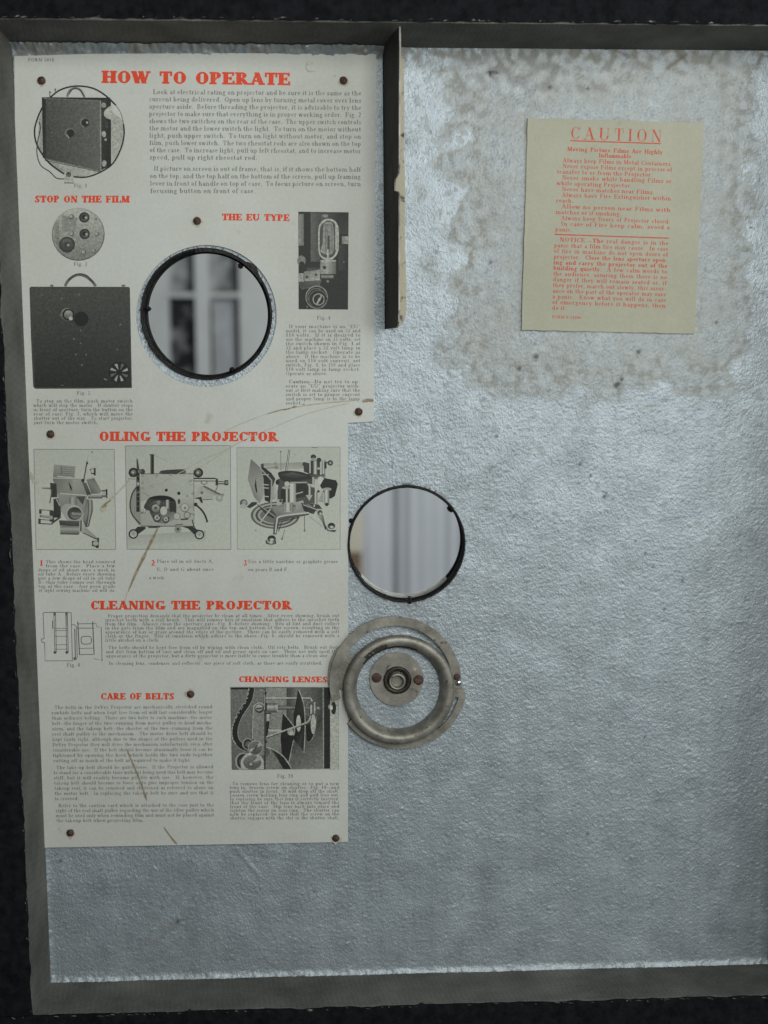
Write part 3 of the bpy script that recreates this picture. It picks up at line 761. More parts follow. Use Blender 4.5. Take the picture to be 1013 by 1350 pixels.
body(['drops of oil about once a week in', 'oil tube A.  Before every showing', 'put a few drops of oil in oil tube', 'B\u2014this tube comes out through', 'top of the case.  Any good grade', 'of light sewing machine oil will do.'],
     (50.5, 753.4), (152.5, 753.4), (51, 780.3), (153, 780.3), 4.3)
body(['Place oil in oil ducts A,', 'E, D and G about once'], (207, 742), (282, 742), (207, 752.6), (282.5, 752.6), 4.4)
body(['a week.'], (196.7, 763.6), (282, 763.6), (196.7, 763.6), (282, 763.6), 4.4, (0,))
body(['Use a little vaseline or graphite grease', 'on gears B and F.'], (327.5, 742.4), (446, 742.4), (327.5, 753), (446, 753), 4.6, (1,))
for ch, x, y in (('1', 52.5, 746), ('2', 199.5, 745.8), ('3', 321.2, 745.8)):
    pr = Print(ph); text_line(pr, ch, x, y, x + 10, y, 7.6, BOLD, False); pr.build('printed_numeral', M['red'], sheet)
body(['  Proper projection demands that the projector be clean at all times.  After every showing, brush out', 'sprocket teeth with a stiff brush.  This will remove bits of emulsion that adhere to the sprocket teeth', 'from the film.  Always clean the aperture gate\u2014Fig. 8\u2014before showing.  Bits of lint and dust collect',
      'in the gate from the film and are magnified on the top and bottom of the screen, resulting in the', 'appearance of hay or grass around the edges of the picture.  These can be easily removed with a soft', 'cloth or the finger.  Bits of emulsion which adhere to the shoes\u2014Fig. 8\u2014should be removed with a', 'little alcohol on a cloth.'],
     (138.6, 814), (448, 813.6), (139, 846), (448, 845.4), 4.5, (6,))
body(['  The belts should be kept free from oil by wiping with clean cloth.  Oil rots belts.  Brush out dust', 'and dirt from bottom of case and clean off and oil and grease spots on case.  These not only spoil the', 'appearance of the projector, but a dirty projector is more liable to cause trouble than a clean one.'],
     (139.3, 855.8), (447.5, 855.3), (140, 866.8), (447, 866.3), 4.5, (2,))
body(['  In cleaning lens, condenser and reflector, use piece of soft cloth, as these are easily scratched.'], (140, 876.6), (425.5, 876.2), (140, 876.6), (425.5, 876.2), 4.5)
body(['  The belts in the DeVry Projector are mechanically stretched round', 'rawhide belts and when kept free from oil will last considerably longer', 'than ordinary belting.  There are two belts to each machine\u2014the motor', 'belt\u2014the longer of the two\u2014running from motor pulley to head mecha-', 'nism, and the takeup belt\u2014the shorter of the two\u2014running from the',
      'reel shaft pulley to the mechanism.  The motor drive belt should be', 'kept fairly tight, although due to the shapes of the pulleys used in the', 'DeVry Projector they will drive the mechanism satisfactorily even after', 'considerable use.  If the belt should become abnormally loose it can be', 'tightened by opening the hook which holds the two ends together', 'cutting off as much of the belt as required to make it tight.'],
     (68.3, 934.8), (280.5, 933.8), (70, 1005), (281, 1004), 4.6, (10,))
body(['  The take-up belt should be quite loose.  If the Projector is allowed', 'to stand for a considerable time without being used this belt may become', 'stiff, but it will readily become pliable with use.  If, however, the', 'takeup belt should become so loose as to give improper tension on the', 'takeup reel, it can be removed and shortened as referred to above on', 'the motor belt.  In replacing the takeup belt be sure and see that it', 'is crossed.'],
     (70.5, 1014), (281.8, 1013), (72.8, 1055), (282.3, 1054), 4.6, (6,))
body(['  Refer to the caution card which is attached to the case just to the', 'right of the reel shaft pulley regarding the use of the idler pulley which', 'must be used only when rewinding film and must not be placed against', 'the takeup belt when projecting film.'],
     (73.5, 1064.3), (282.5, 1063.3), (74.5, 1084), (283, 1083), 4.6, (3,))
body(['  To remove lens for cleaning or to put a new', 'lens in, loosen screw on shutter\u2014Fig. 10\u2014and', 'push shutter in front.  It will drop off the shaft.', 'Loosen screw holding lens ring and pull lens out.', 'In replacing be sure that lens is correctly inserted,', 'that the front of the lens is always toward the', 'front of the case.  Slip lens back into place and', 'tighten the screw on lens ring.  The shutter can', 'now be replaced\u2014be sure that the screw on the', 'shutter engages with the slot in the shutter shaft.'],
     (302.8, 1035.2), (448, 1035), (303.8, 1080.5), (447.8, 1080), 4.3)
for s, x, y in (('Fig. 1', 97.5, 247), ('Fig. 2', 97.5, 350.5), ('Fig. 3', 101.5, 520.5), ('Fig. 4', 418, 421.3), ('Fig. 8', 88, 879), ('Fig. 10', 365.5, 1025.3)):
    pr = Print(ph); text_line(pr, s, x, y, x + 30, y, 4.9, BODY, False, 0.06); pr.build('printed_caption', M['black_ink'], sheet)

# ------------------------------------------------------------------ printed pictures
PAPER_A = np.array([0.50, 0.51, 0.435])
def tone(gv):
    gv = gv - 9 * max(0, min(1, (120 - gv) / 40))
    return tuple(PAPER_A * min(lin(gv) / lin(166), 1.15)) + (1,)
class Pict(Print):
    def __init__(s, x0, y0, sc): super().__init__(ph + 4e-6); s.x0, s.y0, s.sc = x0, y0, sc
    def pt(s, x, y, h): return P(s.x0 + x / s.sc, s.y0 + y / s.sc, h)
    def poly(s, pts, gv):
        h = s.lay(); k = len(s.V)
        gs = gv if isinstance(gv, (list, tuple)) else [gv] * len(pts)
        tr_ = tessellate_polygon([[Vector((x, -y, 0)) for x, y in pts]])
        s.V += [s.pt(x, y, h) for x, y in pts]; s.C += [tone(q) for q in gs]
        s.F += [tuple(k + i for i in t) for t in tr_]
    def rect(s, x0, y0, x1, y1, gv): s.poly([(x0, y0), (x1, y0), (x1, y1), (x0, y1)], gv)
    def rectv(s, x0, y0, x1, y1, g0, g1): s.poly([(x0, y0), (x1, y0), (x1, y1), (x0, y1)], [g0, g0, g1, g1])
    def recth(s, x0, y0, x1, y1, g0, g1): s.poly([(x0, y0), (x1, y0), (x1, y1), (x0, y1)], [g0, g1, g1, g0])
    def cyl(s, x0, y0, x1, y1, g0, gm, g1, m_=.4):
        xm = x0 + (x1 - x0) * m_; s.recth(x0, y0, xm, y1, g0, gm); s.recth(xm, y0, x1, y1, gm, g1)
    def cylh(s, x0, y0, x1, y1, g0, gm, g1, m_=.4):
        ym = y0 + (y1 - y0) * m_; s.rectv(x0, y0, x1, ym, g0, gm); s.rectv(x0, ym, x1, y1, gm, g1)
    def circ(s, cx, cy, r, gv, ry=None, n=28, g2=None):
        pts = circle_pts(cx, cy, r, n, ry=ry)
        if g2 is None: s.poly(pts, gv)
        else: s.poly(pts, [gv + (g2 - gv) * (0.5 - 0.5 * math.sin(2 * math.pi * i / n)) for i in range(n)])
    def line(s, pts, w, gv, w2=None):
        h = s.lay(); k = len(s.V); n = len(pts)
        for i, (x, y) in enumerate(pts):
            a, b_ = pts[max(i - 1, 0)], pts[min(i + 1, n - 1)]
            dx_, dy_ = b_[0] - a[0], b_[1] - a[1]; L = math.hypot(dx_, dy_) or 1
            ww = (w if w2 is None else w + (w2 - w) * i / (n - 1)) / 2
            s.V += [s.pt(x - dy_ / L * ww, y + dx_ / L * ww, h), s.pt(x + dy_ / L * ww, y - dx_ / L * ww, h)]
            s.C += [tone(gv)] * 2
        for i in range(n - 1): s.F.append((k + 2 * i, k + 2 * i + 1, k + 2 * i + 3, k + 2 * i + 2))
    def ring(s, cx, cy, r, w, gv, ry=None, a0=0, a1=360, n=36):
        p_ = circle_pts(cx, cy, r, n, a0, a1, ry)
        if abs(a1 - a0) >= 360: p_ = p_ + [p_[0], p_[1]]
        s.line(p_, w, gv)
    def frame(s, x0, y0, x1, y1, w, gv):
        for a, b_, c, d in ((x0, y0, x1, y0), (x1, y0, x1, y1), (x1, y1, x0, y1), (x0, y1, x0, y0)): s.line([(a, b_), (c, d)], w, gv)
    def done(s, label): return s.build('printed_picture', M['print' if 'dark' in label or 'black' in label or 'photograph' in label or 'plate' in label else 'print_light'], sheet, label, True)

# Fig. 1 the closed case with its cord  (region 40,105 scale 7.79)
p = Pict(40, 105, 7.79)
p.poly([(790, 290), (955, 420), (965, 600), (930, 720), (840, 850), (830, 400)], [150, 142, 138, 138, 145, 140])
p.poly([(90, 400), (125, 320), (125, 780), (80, 690)], [140, 130, 125, 150])
p.poly([(160, 830), (700, 945), (560, 995), (440, 990), (330, 960)], [135, 150, 150, 128, 128])
p.line(catmull([(125, 285), (75, 400), (45, 530), (75, 680), (190, 850), (350, 970)], 10), 17, 38)
p.line(catmull([(90, 430), (105, 500), (80, 620), (70, 760), (110, 880), (200, 945), (270, 1010), (350, 1020)], 10), 11, 60)
p.poly([(120, 180), (820, 185), (830, 210), (720, 215), (150, 190)], 42)
p.poly([(120, 180), (165, 200), (160, 820), (130, 800)], [38, 45, 52, 48])
p.poly([(160, 195), (720, 215), (725, 935), (160, 815)], [74, 92, 88, 66])
p.poly([(175, 240), (210, 210), (215, 330), (200, 380)], [80, 85, 75, 62])
p.poly([(720, 210), (830, 195), (832, 880), (722, 935)], [60, 40, 34, 46])
p.line([(160, 192), (720, 215)], 6, 105); p.line([(722, 215), (726, 935)], 13, 118); p.line([(160, 815), (722, 935)], 13, 92); p.line([(150, 828), (715, 946)], 7, 45)
p.poly(catmull([(760, 330), (800, 285), (840, 280), (840, 400), (800, 400), (765, 375)], 5, True), 152)
p.circ(755, 262, 26, 120); p.circ(757, 560, 22, 140, 32); p.circ(775, 615, 14, 130); p.circ(760, 860, 24, 135, 34); p.poly([(775, 420), (800, 430), (800, 500), (770, 500)], 62)
p.line(catmull([(210, 180), (300, 110), (420, 72), (540, 68), (660, 95), (770, 160), (880, 262)], 10), 17, 40)
p.line(catmull([(880, 262), (930, 340), (960, 450)], 8), 6, 75)
p.line(catmull([(958, 455), (965, 560), (935, 700), (850, 860), (720, 950), (580, 1000), (445, 998)], 10), 16, 38)
p.line(catmull([(380, 175), (405, 115), (460, 88), (515, 105), (560, 180)], 8), 22, 100); p.line(catmull([(400, 150), (430, 105), (470, 92), (520, 118), (545, 165)], 8), 9, 45)
p.line([(203, 125), (203, 185)], 8, 70); p.circ(203, 128, 9, 60); p.line([(258, 95), (258, 140)], 8, 80); p.circ(258, 100, 9, 80)
for cx_1, cy_1 in ((408, 548), (562, 440)):
    p.circ(cx_1, cy_1, 50, 100, g2=55); p.circ(cx_1 + 6, cy_1, 38, 42); p.ring(cx_1, cy_1, 46, 7, 120, a0=120, a1=260)
p.circ(585, 440, 11, 150); p.line([(375, 560), (400, 600)], 9, 135); p.circ(222, 542, 8, 105)
p.poly([(355, 950), (435, 950), (450, 1062), (348, 1060)], 152); p.circ(395, 975, 28, 60, g2=105); p.line([(350, 1060), (448, 1062)], 8, 70); p.line([(365, 1020), (440, 1020)], 6, 105)
p.done('printed picture of a dark case ringed by its cord')

# Fig. 2 the switch plate (region 20,250 scale 5.332)
p = Pict(20, 250, 5.332)
p.circ(445, 315, 186, 88); p.circ(444, 312, 181, 150, g2=108); p.poly([(268, 260), (310, 200), (315, 420), (285, 370)], [118, 120, 105, 110]); p.poly([(330, 180), (440, 200), (420, 290), (330, 300)], 118)
for a, b_, r_ in ((487, 195, 37), (490, 312, 37)): p.circ(a, b_, r_, 52); p.circ(a + 2, b_, r_ * .68, 84); p.circ(a - 1, b_ - 2, r_ * .45, 40); p.circ(a + 12, b_ + 2, 9, 140)
p.circ(366, 387, 56, 58); p.circ(364, 388, 45, 92, g2=60); p.circ(368, 388, 22, 66); p.circ(375, 390, 10, 120)
for a, b_, r_ in ((395, 190, 19), (400, 312, 18), (577, 313, 17), (568, 206, 10), (483, 440, 18), (553, 432, 15)): p.circ(a, b_, r_, 92); p.circ(a - 3, b_ - 3, r_ * .65, 135)
p.line([(450, 470), (480, 480)], 8, 100)
p.done('printed picture of a round switch plate')

# Fig. 3 rear of the case (region 20,350 scale 5.332)
p = Pict(20, 350, 5.332)
p.line(catmull([(352, 146), (375, 105), (420, 72), (465, 66), (510, 85), (545, 115), (568, 146)], 8), 20, 92); p.line(catmull([(375, 105), (420, 68), (465, 60), (510, 76), (550, 120)], 8), 10, 60)
p.rect(248, 135, 270, 148, 90); p.rect(750, 135, 775, 148, 90)
p.poly([(102, 160), (106, 152), (112, 149), (795, 150), (805, 154), (808, 162), (815, 500), (822, 861), (480, 866), (150, 867), (135, 862), (128, 848), (112, 500)], 66)
p.poly([(112, 160), (800, 160), (816, 856), (140, 858)], [72, 68, 44, 42])
p.circ(366, 345, 46, 118, g2=78); p.circ(374, 345, 41, 34); p.circ(376, 345, 30, 130, g2=92); p.circ(392, 372, 14, 150); p.circ(465, 376, 52, 34); p.circ(732, 752, 76, 36)
for k in range(8):
    a = math.radians(45 * k + 20); c, s_ = math.cos(a), math.sin(a)
    p.poly([(732 + c * 22 - s_ * 6, 752 + s_ * 22 + c * 6), (732 + c * 62 - s_ * 15, 752 + s_ * 62 + c * 15), (732 + c * 66 + s_ * 6, 752 + s_ * 66 - c * 6), (732 + c * 24, 752 + s_ * 24)], 135 if k % 3 else 90)
for a, b_ in ((460, 548), (500, 628), (428, 625), (470, 700), (327, 233), (450, 205), (187, 208), (740, 415), (720, 590), (415, 515), (460, 458)): p.circ(a, b_, 6, 98)
p.line([(625, 795), (645, 805)], 8, 110); p.line([(320, 842), (345, 842)], 4, 95)
p.done('printed picture of the black rear of the case')

# Fig. 4 lamp (region 388,275 scale 9.855)
p = Pict(388, 275, 9.855)
p.poly([(55, 40), (708, 48), (700, 1312), (58, 1308)], 42)
p.recth(60, 70, 125, 480, 120, 96); p.rect(128, 45, 215, 700, 40); p.recth(215, 48, 345, 690, 88, 66); p.poly([(345, 45), (575, 48), (570, 150), (345, 200)], [70, 46, 50, 78])
p.rectv(575, 50, 700, 330, 40, 58); p.recth(620, 360, 704, 460, 110, 140); p.recth(580, 480, 704, 800, 62, 40)
p.circ(95, 680, 55, 105, 70); p.circ(100, 720, 34, 40); p.rect(60, 840, 125, 950, 128); p.poly([(60, 960), (360, 920), (330, 1010), (100, 1050), (60, 1000)], [70, 92, 78, 86, 60])
p.poly([(130, 820), (335, 775), (338, 930), (135, 945)], [112, 128, 140, 130]); p.poly([(150, 765), (330, 755), (335, 790), (180, 820)], [60, 50, 72, 80]); p.circ(165, 890, 22, 72); p.circ(285, 860, 20, 75)
bulb = catmull([(395, 662), (325, 590), (312, 400), (322, 230), (380, 150), (450, 130), (530, 160), (575, 240), (582, 400), (572, 560), (500, 655)], 6, True)
p.poly(bulb, 150); p.poly(catmull([(395, 635), (340, 575), (332, 400), (340, 240), (395, 175), (450, 155), (520, 185), (540, 260), (545, 420), (540, 560), (490, 632)], 6, True), 74)
p.poly(catmull([(385, 560), (380, 230), (440, 175), (505, 215), (520, 480), (490, 590)], 6, True), [118] * 36)
p.recth(382, 200, 440, 560, 128, 104); p.rect(436, 350, 462, 560, 70); p.line([(408, 210), (408, 540)], 5, 80); p.line([(492, 215), (492, 500)], 6, 84); p.line([(408, 208), (492, 212)], 5, 76)
p.poly([(340, 560), (385, 400), (400, 600)], 128); p.recth(535, 230, 575, 540, 156, 132); p.cyl(425, 530, 456, 665, 130, 165, 118); p.circ(405, 95, 38, 120, 22)
p.cyl(340, 668, 545, 850, 118, 138, 88, .45); p.rect(345, 665, 545, 690, 145); p.circ(395, 765, 22, 48); p.cylh(355, 860, 512, 912, 60, 128, 50); p.circ(436, 945, 18, 110)
p.circ(293, 1150, 146, 118, 152); p.circ(293, 1152, 133, 46, 138); p.ring(310, 1178, 118, 8, 100); p.ring(318, 1180, 72, 12, 140); p.circ(318, 1180, 62, 42)
p.poly([(285, 1240), (320, 1165), (370, 1120), (345, 1180), (305, 1245)], 140); p.circ(350, 1130, 14, 120); p.ring(290, 1150, 112, 8, 110, a0=60, a1=200); p.circ(170, 1275, 12, 90); p.circ(645, 695, 12, 100)
p.done('dark printed photograph of a lamp in its socket')

# oiling picture 1 (region 42,588 scale 8.886)
p = Pict(42, 588, 8.886)
p.poly([(25, 38), (968, 40), (985, 1212), (52, 1212)], [150, 152, 157, 160]); 
for a, b_, c, d in ((25, 38, 968, 40), (968, 40, 985, 1212), (985, 1212, 52, 1212), (52, 1212, 25, 38)): p.line([(a, b_), (c, d)], 7, 104)
p.poly([(260, 215), (515, 235), (500, 375), (250, 370)], [122, 128, 112, 105])
for k in range(5): p.line([(330, 245 + k * 24), (500, 255 + k * 24)], 5, 88)
p.line([(350, 240), (350, 330)], 6, 70); p.line([(300, 355), (480, 368)], 12, 150)
p.poly([(245, 380), (590, 385), (650, 575), (300, 560)], [96, 128, 118, 108]); p.poly([(430, 410), (468, 480), (470, 530), (450, 500)], 38); p.poly([(480, 395), (590, 395), (640, 560), (485, 550)], [132, 128, 114, 122])
p.poly([(120, 485), (280, 488), (280, 508), (120, 503)], [120, 80, 80, 110]); p.poly([(215, 430), (290, 440), (300, 600), (230, 600)], [60, 56, 62, 48]); p.line([(240, 510), (212, 670)], 14, 84)
p.line([(665, 110), (650, 180)], 4, 120); p.line([(650, 180), (612, 400)], 16, 66); p.line([(655, 190), (620, 390)], 5, 120); p.circ(650, 205, 13, 60); p.circ(600, 405, 20, 50); p.circ(708, 72, 9, 92)
p.poly([(680, 270), (745, 260), (745, 330), (700, 330)], 62); p.circ(715, 292, 24, 150); p.rect(728, 258, 750, 345, 52)
p.poly([(640, 395), (730, 370), (820, 530), (800, 560), (700, 560)], [104, 96, 118, 122, 84]); p.line([(640, 390), (720, 372)], 14, 140)
p.poly([(590, 420), (640, 430), (700, 570), (650, 580)], [84, 92, 62, 56]); p.cylh(660, 570, 830, 615, 140, 120, 60); p.rect(820, 515, 885, 535, 92); p.rect(868, 505, 888, 608, 48); p.rect(820, 575, 885, 600, 88); p.circ(842, 560, 20, 140)
p.poly([(300, 555), (650, 580), (620, 850), (570, 780), (350, 760)], [120, 118, 104, 120, 110]); p.poly([(520, 590), (630, 590), (600, 690)], 72); p.line([(330, 555), (640, 578)], 13, 152)
p.poly([(255, 620), (310, 610), (345, 740), (340, 840), (260, 840)], [52, 66, 60, 44, 46]); p.line([(290, 620), (330, 700)], 14, 132); p.cyl(440, 600, 530, 700, 84, 142, 92)
p.poly(catmull([(340, 740), (400, 680), (500, 690), (600, 770), (600, 860), (510, 890), (420, 870), (370, 800)], 5, True), 132)
p.circ(498, 790, 92, 150, 98, g2=128); p.circ(502, 790, 84, 66, 76); p.circ(515, 790, 70, 50, 62, g2=110); p.line([(470, 790), (575, 795)], 22, 136); p.line([(480, 790), (570, 790)], 5, 60)
p.poly([(320, 870), (560, 880), (560, 940), (330, 930)], [70, 84, 60, 58]); p.cylh(335, 935, 560, 1035, 88, 136, 78, .35); p.line([(345, 1030), (545, 1035)], 10, 66)
for a, b_ in ((90, 745), (90, 860)): p.line([(a, b_), (a + 160, b_ + 12)], 9, 80)
p.line([(95, 820), (240, 835)], 24, 84); p.line([(110, 820), (230, 830)], 8, 150); p.line([(80, 908), (245, 915)], 12, 70); p.rect(88, 745, 116, 795, 62); p.rect(78, 850, 106, 915, 66); p.rect(210, 760, 262, 885, 58); p.circ(225, 838, 24, 128); p.line([(235, 905), (340, 830)], 22, 66)
p.poly([(640, 620), (720, 640), (720, 760), (690, 860), (660, 950), (610, 950), (600, 860)], [98, 120, 112, 90, 60, 72, 110])
for k in range(3): p.line(catmull([(660 + k * 22, 625), (665 + k * 20, 760), (640 + k * 14, 940)], 6), 8, 66 if k % 2 == 0 else 140)
p.line([(580, 870), (575, 1000)], 18, 74); p.poly([(600, 880), (640, 960), (770, 1075), (790, 1110), (740, 1090), (580, 1015)], [150, 120, 120, 70, 92, 140]); p.line([(600, 1015), (770, 1095)], 8, 62)
p.poly([(705, 1110), (790, 1110), (785, 1195), (705, 1170)], 76); p.circ(750, 1142, 32, 140, 26); p.rect(755, 1165, 785, 1195, 44); p.rect(770, 1075, 790, 1120, 60)
p.done('printed picture of the projector head seen from the lens end')

# oiling picture 2 (region 162,584 scale 6.938)
p = Pict(162, 584, 6.938)
p.poly([(24, 26), (985, 24), (990, 975), (40, 972)], [146, 150, 156, 152]); p.poly([(40, 850), (760, 800), (760, 900), (45, 940)], [140, 132, 150, 148])
for a, b_, c, d in ((24, 26, 985, 24), (985, 24, 990, 975), (990, 975, 40, 972), (40, 972, 24, 26)): p.line([(a, b_), (c, d)], 6, 108)
p.poly(catmull([(130, 400), (85, 470), (65, 560), (85, 650), (165, 745), (165, 420)], 6, True), [118] * 36); p.line(catmull([(125, 405), (85, 470), (68, 570), (90, 660), (165, 745)], 8), 13, 62)
p.poly([(126, 140), (138, 150), (152, 240), (128, 270)], 60); p.rect(125, 270, 155, 630, 42); p.rect(130, 360, 150, 388, 140)
for k in range(7): p.rect(130, 300 + k * 46, 150, 306 + k * 46, 96)
p.rect(254, 106, 286, 285, 44); p.rect(259, 115, 266, 280, 74); p.rect(247, 102, 287, 112, 60); p.line([(285, 110), (405, 168)], 3, 112)
p.poly(catmull([(340, 275), (370, 250), (550, 240), (575, 255), (570, 275), (450, 282)], 5, True), 60); p.circ(562, 258, 10, 92)
p.poly([(165, 282), (648, 282), (652, 760), (165, 760)], [136, 148, 140, 132]); p.poly([(165, 540), (230, 520), (220, 640), (165, 640)], 150); p.rectv(500, 480, 648, 600, 148, 126); p.line([(165, 282), (648, 282)], 6, 52); p.line([(165, 760), (652, 762)], 7, 60); p.line([(650, 282), (652, 760)], 5, 92)
p.poly(catmull([(212, 610), (215, 540), (250, 500), (340, 480), (430, 490), (485, 535), (490, 640), (470, 660)], 5, True), 60)
p.poly(catmull([(240, 510), (280, 488), (360, 480), (440, 500), (475, 535), (360, 520)], 5, True), 34)
p.poly([(235, 560), (300, 530), (480, 560), (470, 700), (380, 745), (290, 720), (250, 640)], [70, 92, 66, 118, 120, 88, 60])
p.rect(430, 545, 485, 630, 52); p.cyl(395, 520, 425, 600, 110, 152, 100); p.circ(302, 598, 36, 142, g2=96); p.circ(302, 595, 14, 76); p.circ(375, 620, 32, 152, 40); p.circ(330, 545, 20, 110); p.circ(355, 555, 16, 70)
for a, b_, r_ in ((315, 690, 36), (395, 705, 30)): p.circ(a, b_, r_, 66); p.circ(a, b_ - 8, r_ * .7, 140); p.circ(a, b_ - 4, r_ * .25, 60)
p.circ(285, 670, 8, 48); p.circ(335, 668, 8, 48); p.circ(420, 685, 9, 50)
p.circ(568, 592, 40, 100); p.circ(568, 590, 33, 150); p.circ(570, 595, 12, 104); p.circ(515, 535, 12, 62, 24); p.circ(495, 670, 28, 150); p.ring(495, 670, 30, 6, 100); p.circ(590, 660, 26, 140); p.ring(590, 660, 28, 7, 90); p.line([(530, 700), (600, 695)], 14, 62); p.line([(480, 750), (550, 745)], 8, 62); p.line([(610, 640), (660, 660)], 6, 96)
p.circ(505, 790, 32, 118); p.circ(505, 788, 12, 60)
p.circ(399, 432, 14, 34); p.circ(514, 460, 15, 36)
for a, b_ in ((185, 300), (312, 302), (270, 398), (182, 415), (180, 365), (640, 462), (625, 345), (592, 486), (440, 290)): p.circ(a, b_, 11, 108); p.circ(a, b_, 6, 136)
p.ring(628, 360, 24, 5, 116); p.circ(180, 620, 17, 104); p.circ(180, 618, 12, 150); p.line([(165, 640), (205, 640), (222, 600)], 6, 72); p.line([(180, 450), (250, 490)], 3, 100)
for a, b_ in ((98, 270), (692, 272)): p.circ(a, b_, 44, 40); p.circ(a, b_ + 2, 27, 104, g2=66); p.circ(a - 4, b_, 12, 140)
p.circ(180, 262, 25, 60); p.circ(160, 255, 16, 90); p.line([(50, 328), (120, 330)], 5, 70)
for a, b_, c, d in ((98, 832, 170, 770), (702, 838, 620, 770)):
    p.poly([(a, b_ - 30), (c - 30 if c < 400 else c + 20, d - 5), (c + 40 if c < 400 else c - 70, d - 3), (c + 40 if c < 400 else c - 20, d + 14), (a + (40 if c < 400 else -40), b_ + 5)], 48)
    p.circ(a, b_, 44, 42); p.circ(a, b_, 32, 128, g2=158); p.circ(a, b_, 12, 120)
p.poly([(225, 762), (350, 762), (330, 778), (240, 778)], 66); p.line(catmull([(635, 700), (645, 740), (670, 790), (720, 800)], 6), 8, 52)
p.cylh(655, 322, 870, 352, 40, 165, 60); p.rect(650, 318, 850, 330, 42); p.circ(745, 362, 30, 84, 18); p.circ(745, 362, 24, 150, 12); p.rect(850, 330, 872, 388, 50); p.rect(872, 350, 935, 378, 66); p.rect(872, 358, 930, 368, 150); p.rect(932, 340, 966, 386, 46); p.rect(940, 350, 960, 374, 110); p.line([(870, 390), (850, 440)], 5, 66)
p.poly([(655, 380), (740, 395), (880, 480), (730, 470), (660, 510)], [158, 132, 120, 150, 140]); p.line([(740, 395), (905, 478)], 16, 84); p.circ(885, 505, 32, 128); p.circ(885, 500, 18, 148); p.circ(915, 475, 14, 118); p.poly([(655, 505), (720, 490), (735, 550), (715, 545), (700, 515)], 52); p.rect(725, 470, 830, 520, 142); p.line([(730, 520), (820, 515)], 6, 84); p.circ(725, 455, 14, 96)
p.circ(668, 562, 17, 44); p.line(catmull([(672, 568), (720, 610), (755, 665), (775, 725)], 6), 16, 44)
p.done('printed picture of the projector mechanism from the side')

# oiling picture 3 (region 310,584 scale 7.134)
p = Pict(310, 584, 7.134)
p.poly([(18, 40), (990, 38), (990, 1000), (22, 1000)], [148, 150, 158, 156])
for a, b_, c, d in ((18, 40, 990, 38), (990, 38, 990, 1000), (990, 1000, 22, 1000), (22, 1000, 18, 40)): p.line([(a, b_), (c, d)], 5, 118)
p.poly([(250, 190), (400, 190), (640, 180), (640, 240), (420, 250), (300, 240)], [118, 128, 120, 134, 140, 140])
p.line([(430, 80), (432, 260)], 5, 100); p.circ(430, 82, 8, 92); p.line([(512, 65), (482, 265)], 19, 62); p.line([(512, 67), (484, 262)], 9, 150); p.circ(565, 110, 6, 110)
for k, g_ in enumerate((84, 138, 70, 128, 96)): p.circ(380, 680 + 0 * k, 232 - 22 * k, g_, 128 - 14 * k)
p.poly([(150, 150), (240, 230), (275, 330), (270, 500), (230, 570), (180, 510), (120, 340)], [96, 106, 120, 128, 118, 104, 116]); p.poly([(195, 335), (210, 460), (200, 470), (185, 400)], 38)
p.poly([(240, 200), (340, 280), (390, 350), (345, 420), (330, 560), (280, 540), (270, 340)], [46, 52, 60, 54, 44, 40, 40])
for y_ in (295, 390, 420, 500): p.line([(255, y_), (318, y_ + 5)], 10, 142)
p.line([(240, 240), (345, 350), (340, 600)], 13, 128); p.circ(380, 195, 17, 120); p.circ(390, 230, 17, 112); p.circ(258, 210, 16, 70); p.line([(290, 240), (390, 228)], 5, 90)
p.poly([(180, 550), (270, 620), (330, 610), (400, 690), (380, 720), (300, 680)], [46, 60, 66, 70, 48, 50]); p.line([(185, 555), (390, 700)], 7, 134)
p.circ(82, 565, 36, 82); p.circ(80, 595, 32, 140, 24); p.circ(88, 560, 20, 130); p.poly([(110, 600), (160, 555), (210, 555), (200, 580), (140, 615)], 54)
p.poly([(345, 600), (560, 540), (740, 560), (780, 640), (560, 670), (400, 700)], [112, 84, 96, 120, 116, 96])
p.poly([(400, 340), (740, 280), (760, 560), (560, 600), (400, 560)], [70, 60, 76, 84, 66])
p.poly([(430, 440), (480, 420), (480, 560), (430, 560)], 46); p.poly([(570, 390), (690, 370), (700, 500), (570, 520)], [40, 52, 60, 46])
p.poly([(350, 420), (380, 340), (410, 350), (405, 420), (390, 520), (350, 540)], [128, 150, 160, 158, 136, 118]); p.circ(400, 370, 18, 40, 24)
p.poly(catmull([(405, 285), (450, 265), (540, 262), (650, 280), (730, 330), (640, 350), (540, 370), (440, 350)], 6, True), 48); p.poly([(420, 300), (540, 275), (680, 310), (560, 330)], [62, 84, 66, 58])
p.cyl(478, 420, 500, 560, 110, 165, 92); p.circ(490, 385, 24, 150); p.circ(480, 420, 38, 136, 14); p.cyl(515, 380, 575, 580, 150, 166, 104); p.rect(520, 365, 680, 378, 132); p.line([(570, 480), (640, 460)], 12, 132)
p.cyl(460, 560, 550, 650, 112, 160, 92); p.line([(478, 570), (478, 640)], 6, 92); p.line([(520, 570), (520, 640)], 6, 92); p.poly([(390, 530), (450, 530), (440, 580), (395, 590)], 140); p.circ(430, 545, 14, 66)
p.poly([(560, 560), (640, 540), (660, 620), (580, 630)], [130, 150, 110, 128]); p.poly([(620, 560), (770, 620), (740, 670), (650, 640)], [44, 58, 62, 48]); p.line([(640, 580), (780, 630)], 9, 140)
p.poly([(640, 180), (700, 190), (700, 290), (650, 270)], [52, 60, 50, 62]); p.circ(658, 200, 24, 62, 20); p.circ(738, 130, 26, 52, 22); p.circ(740, 150, 18, 120, 12)
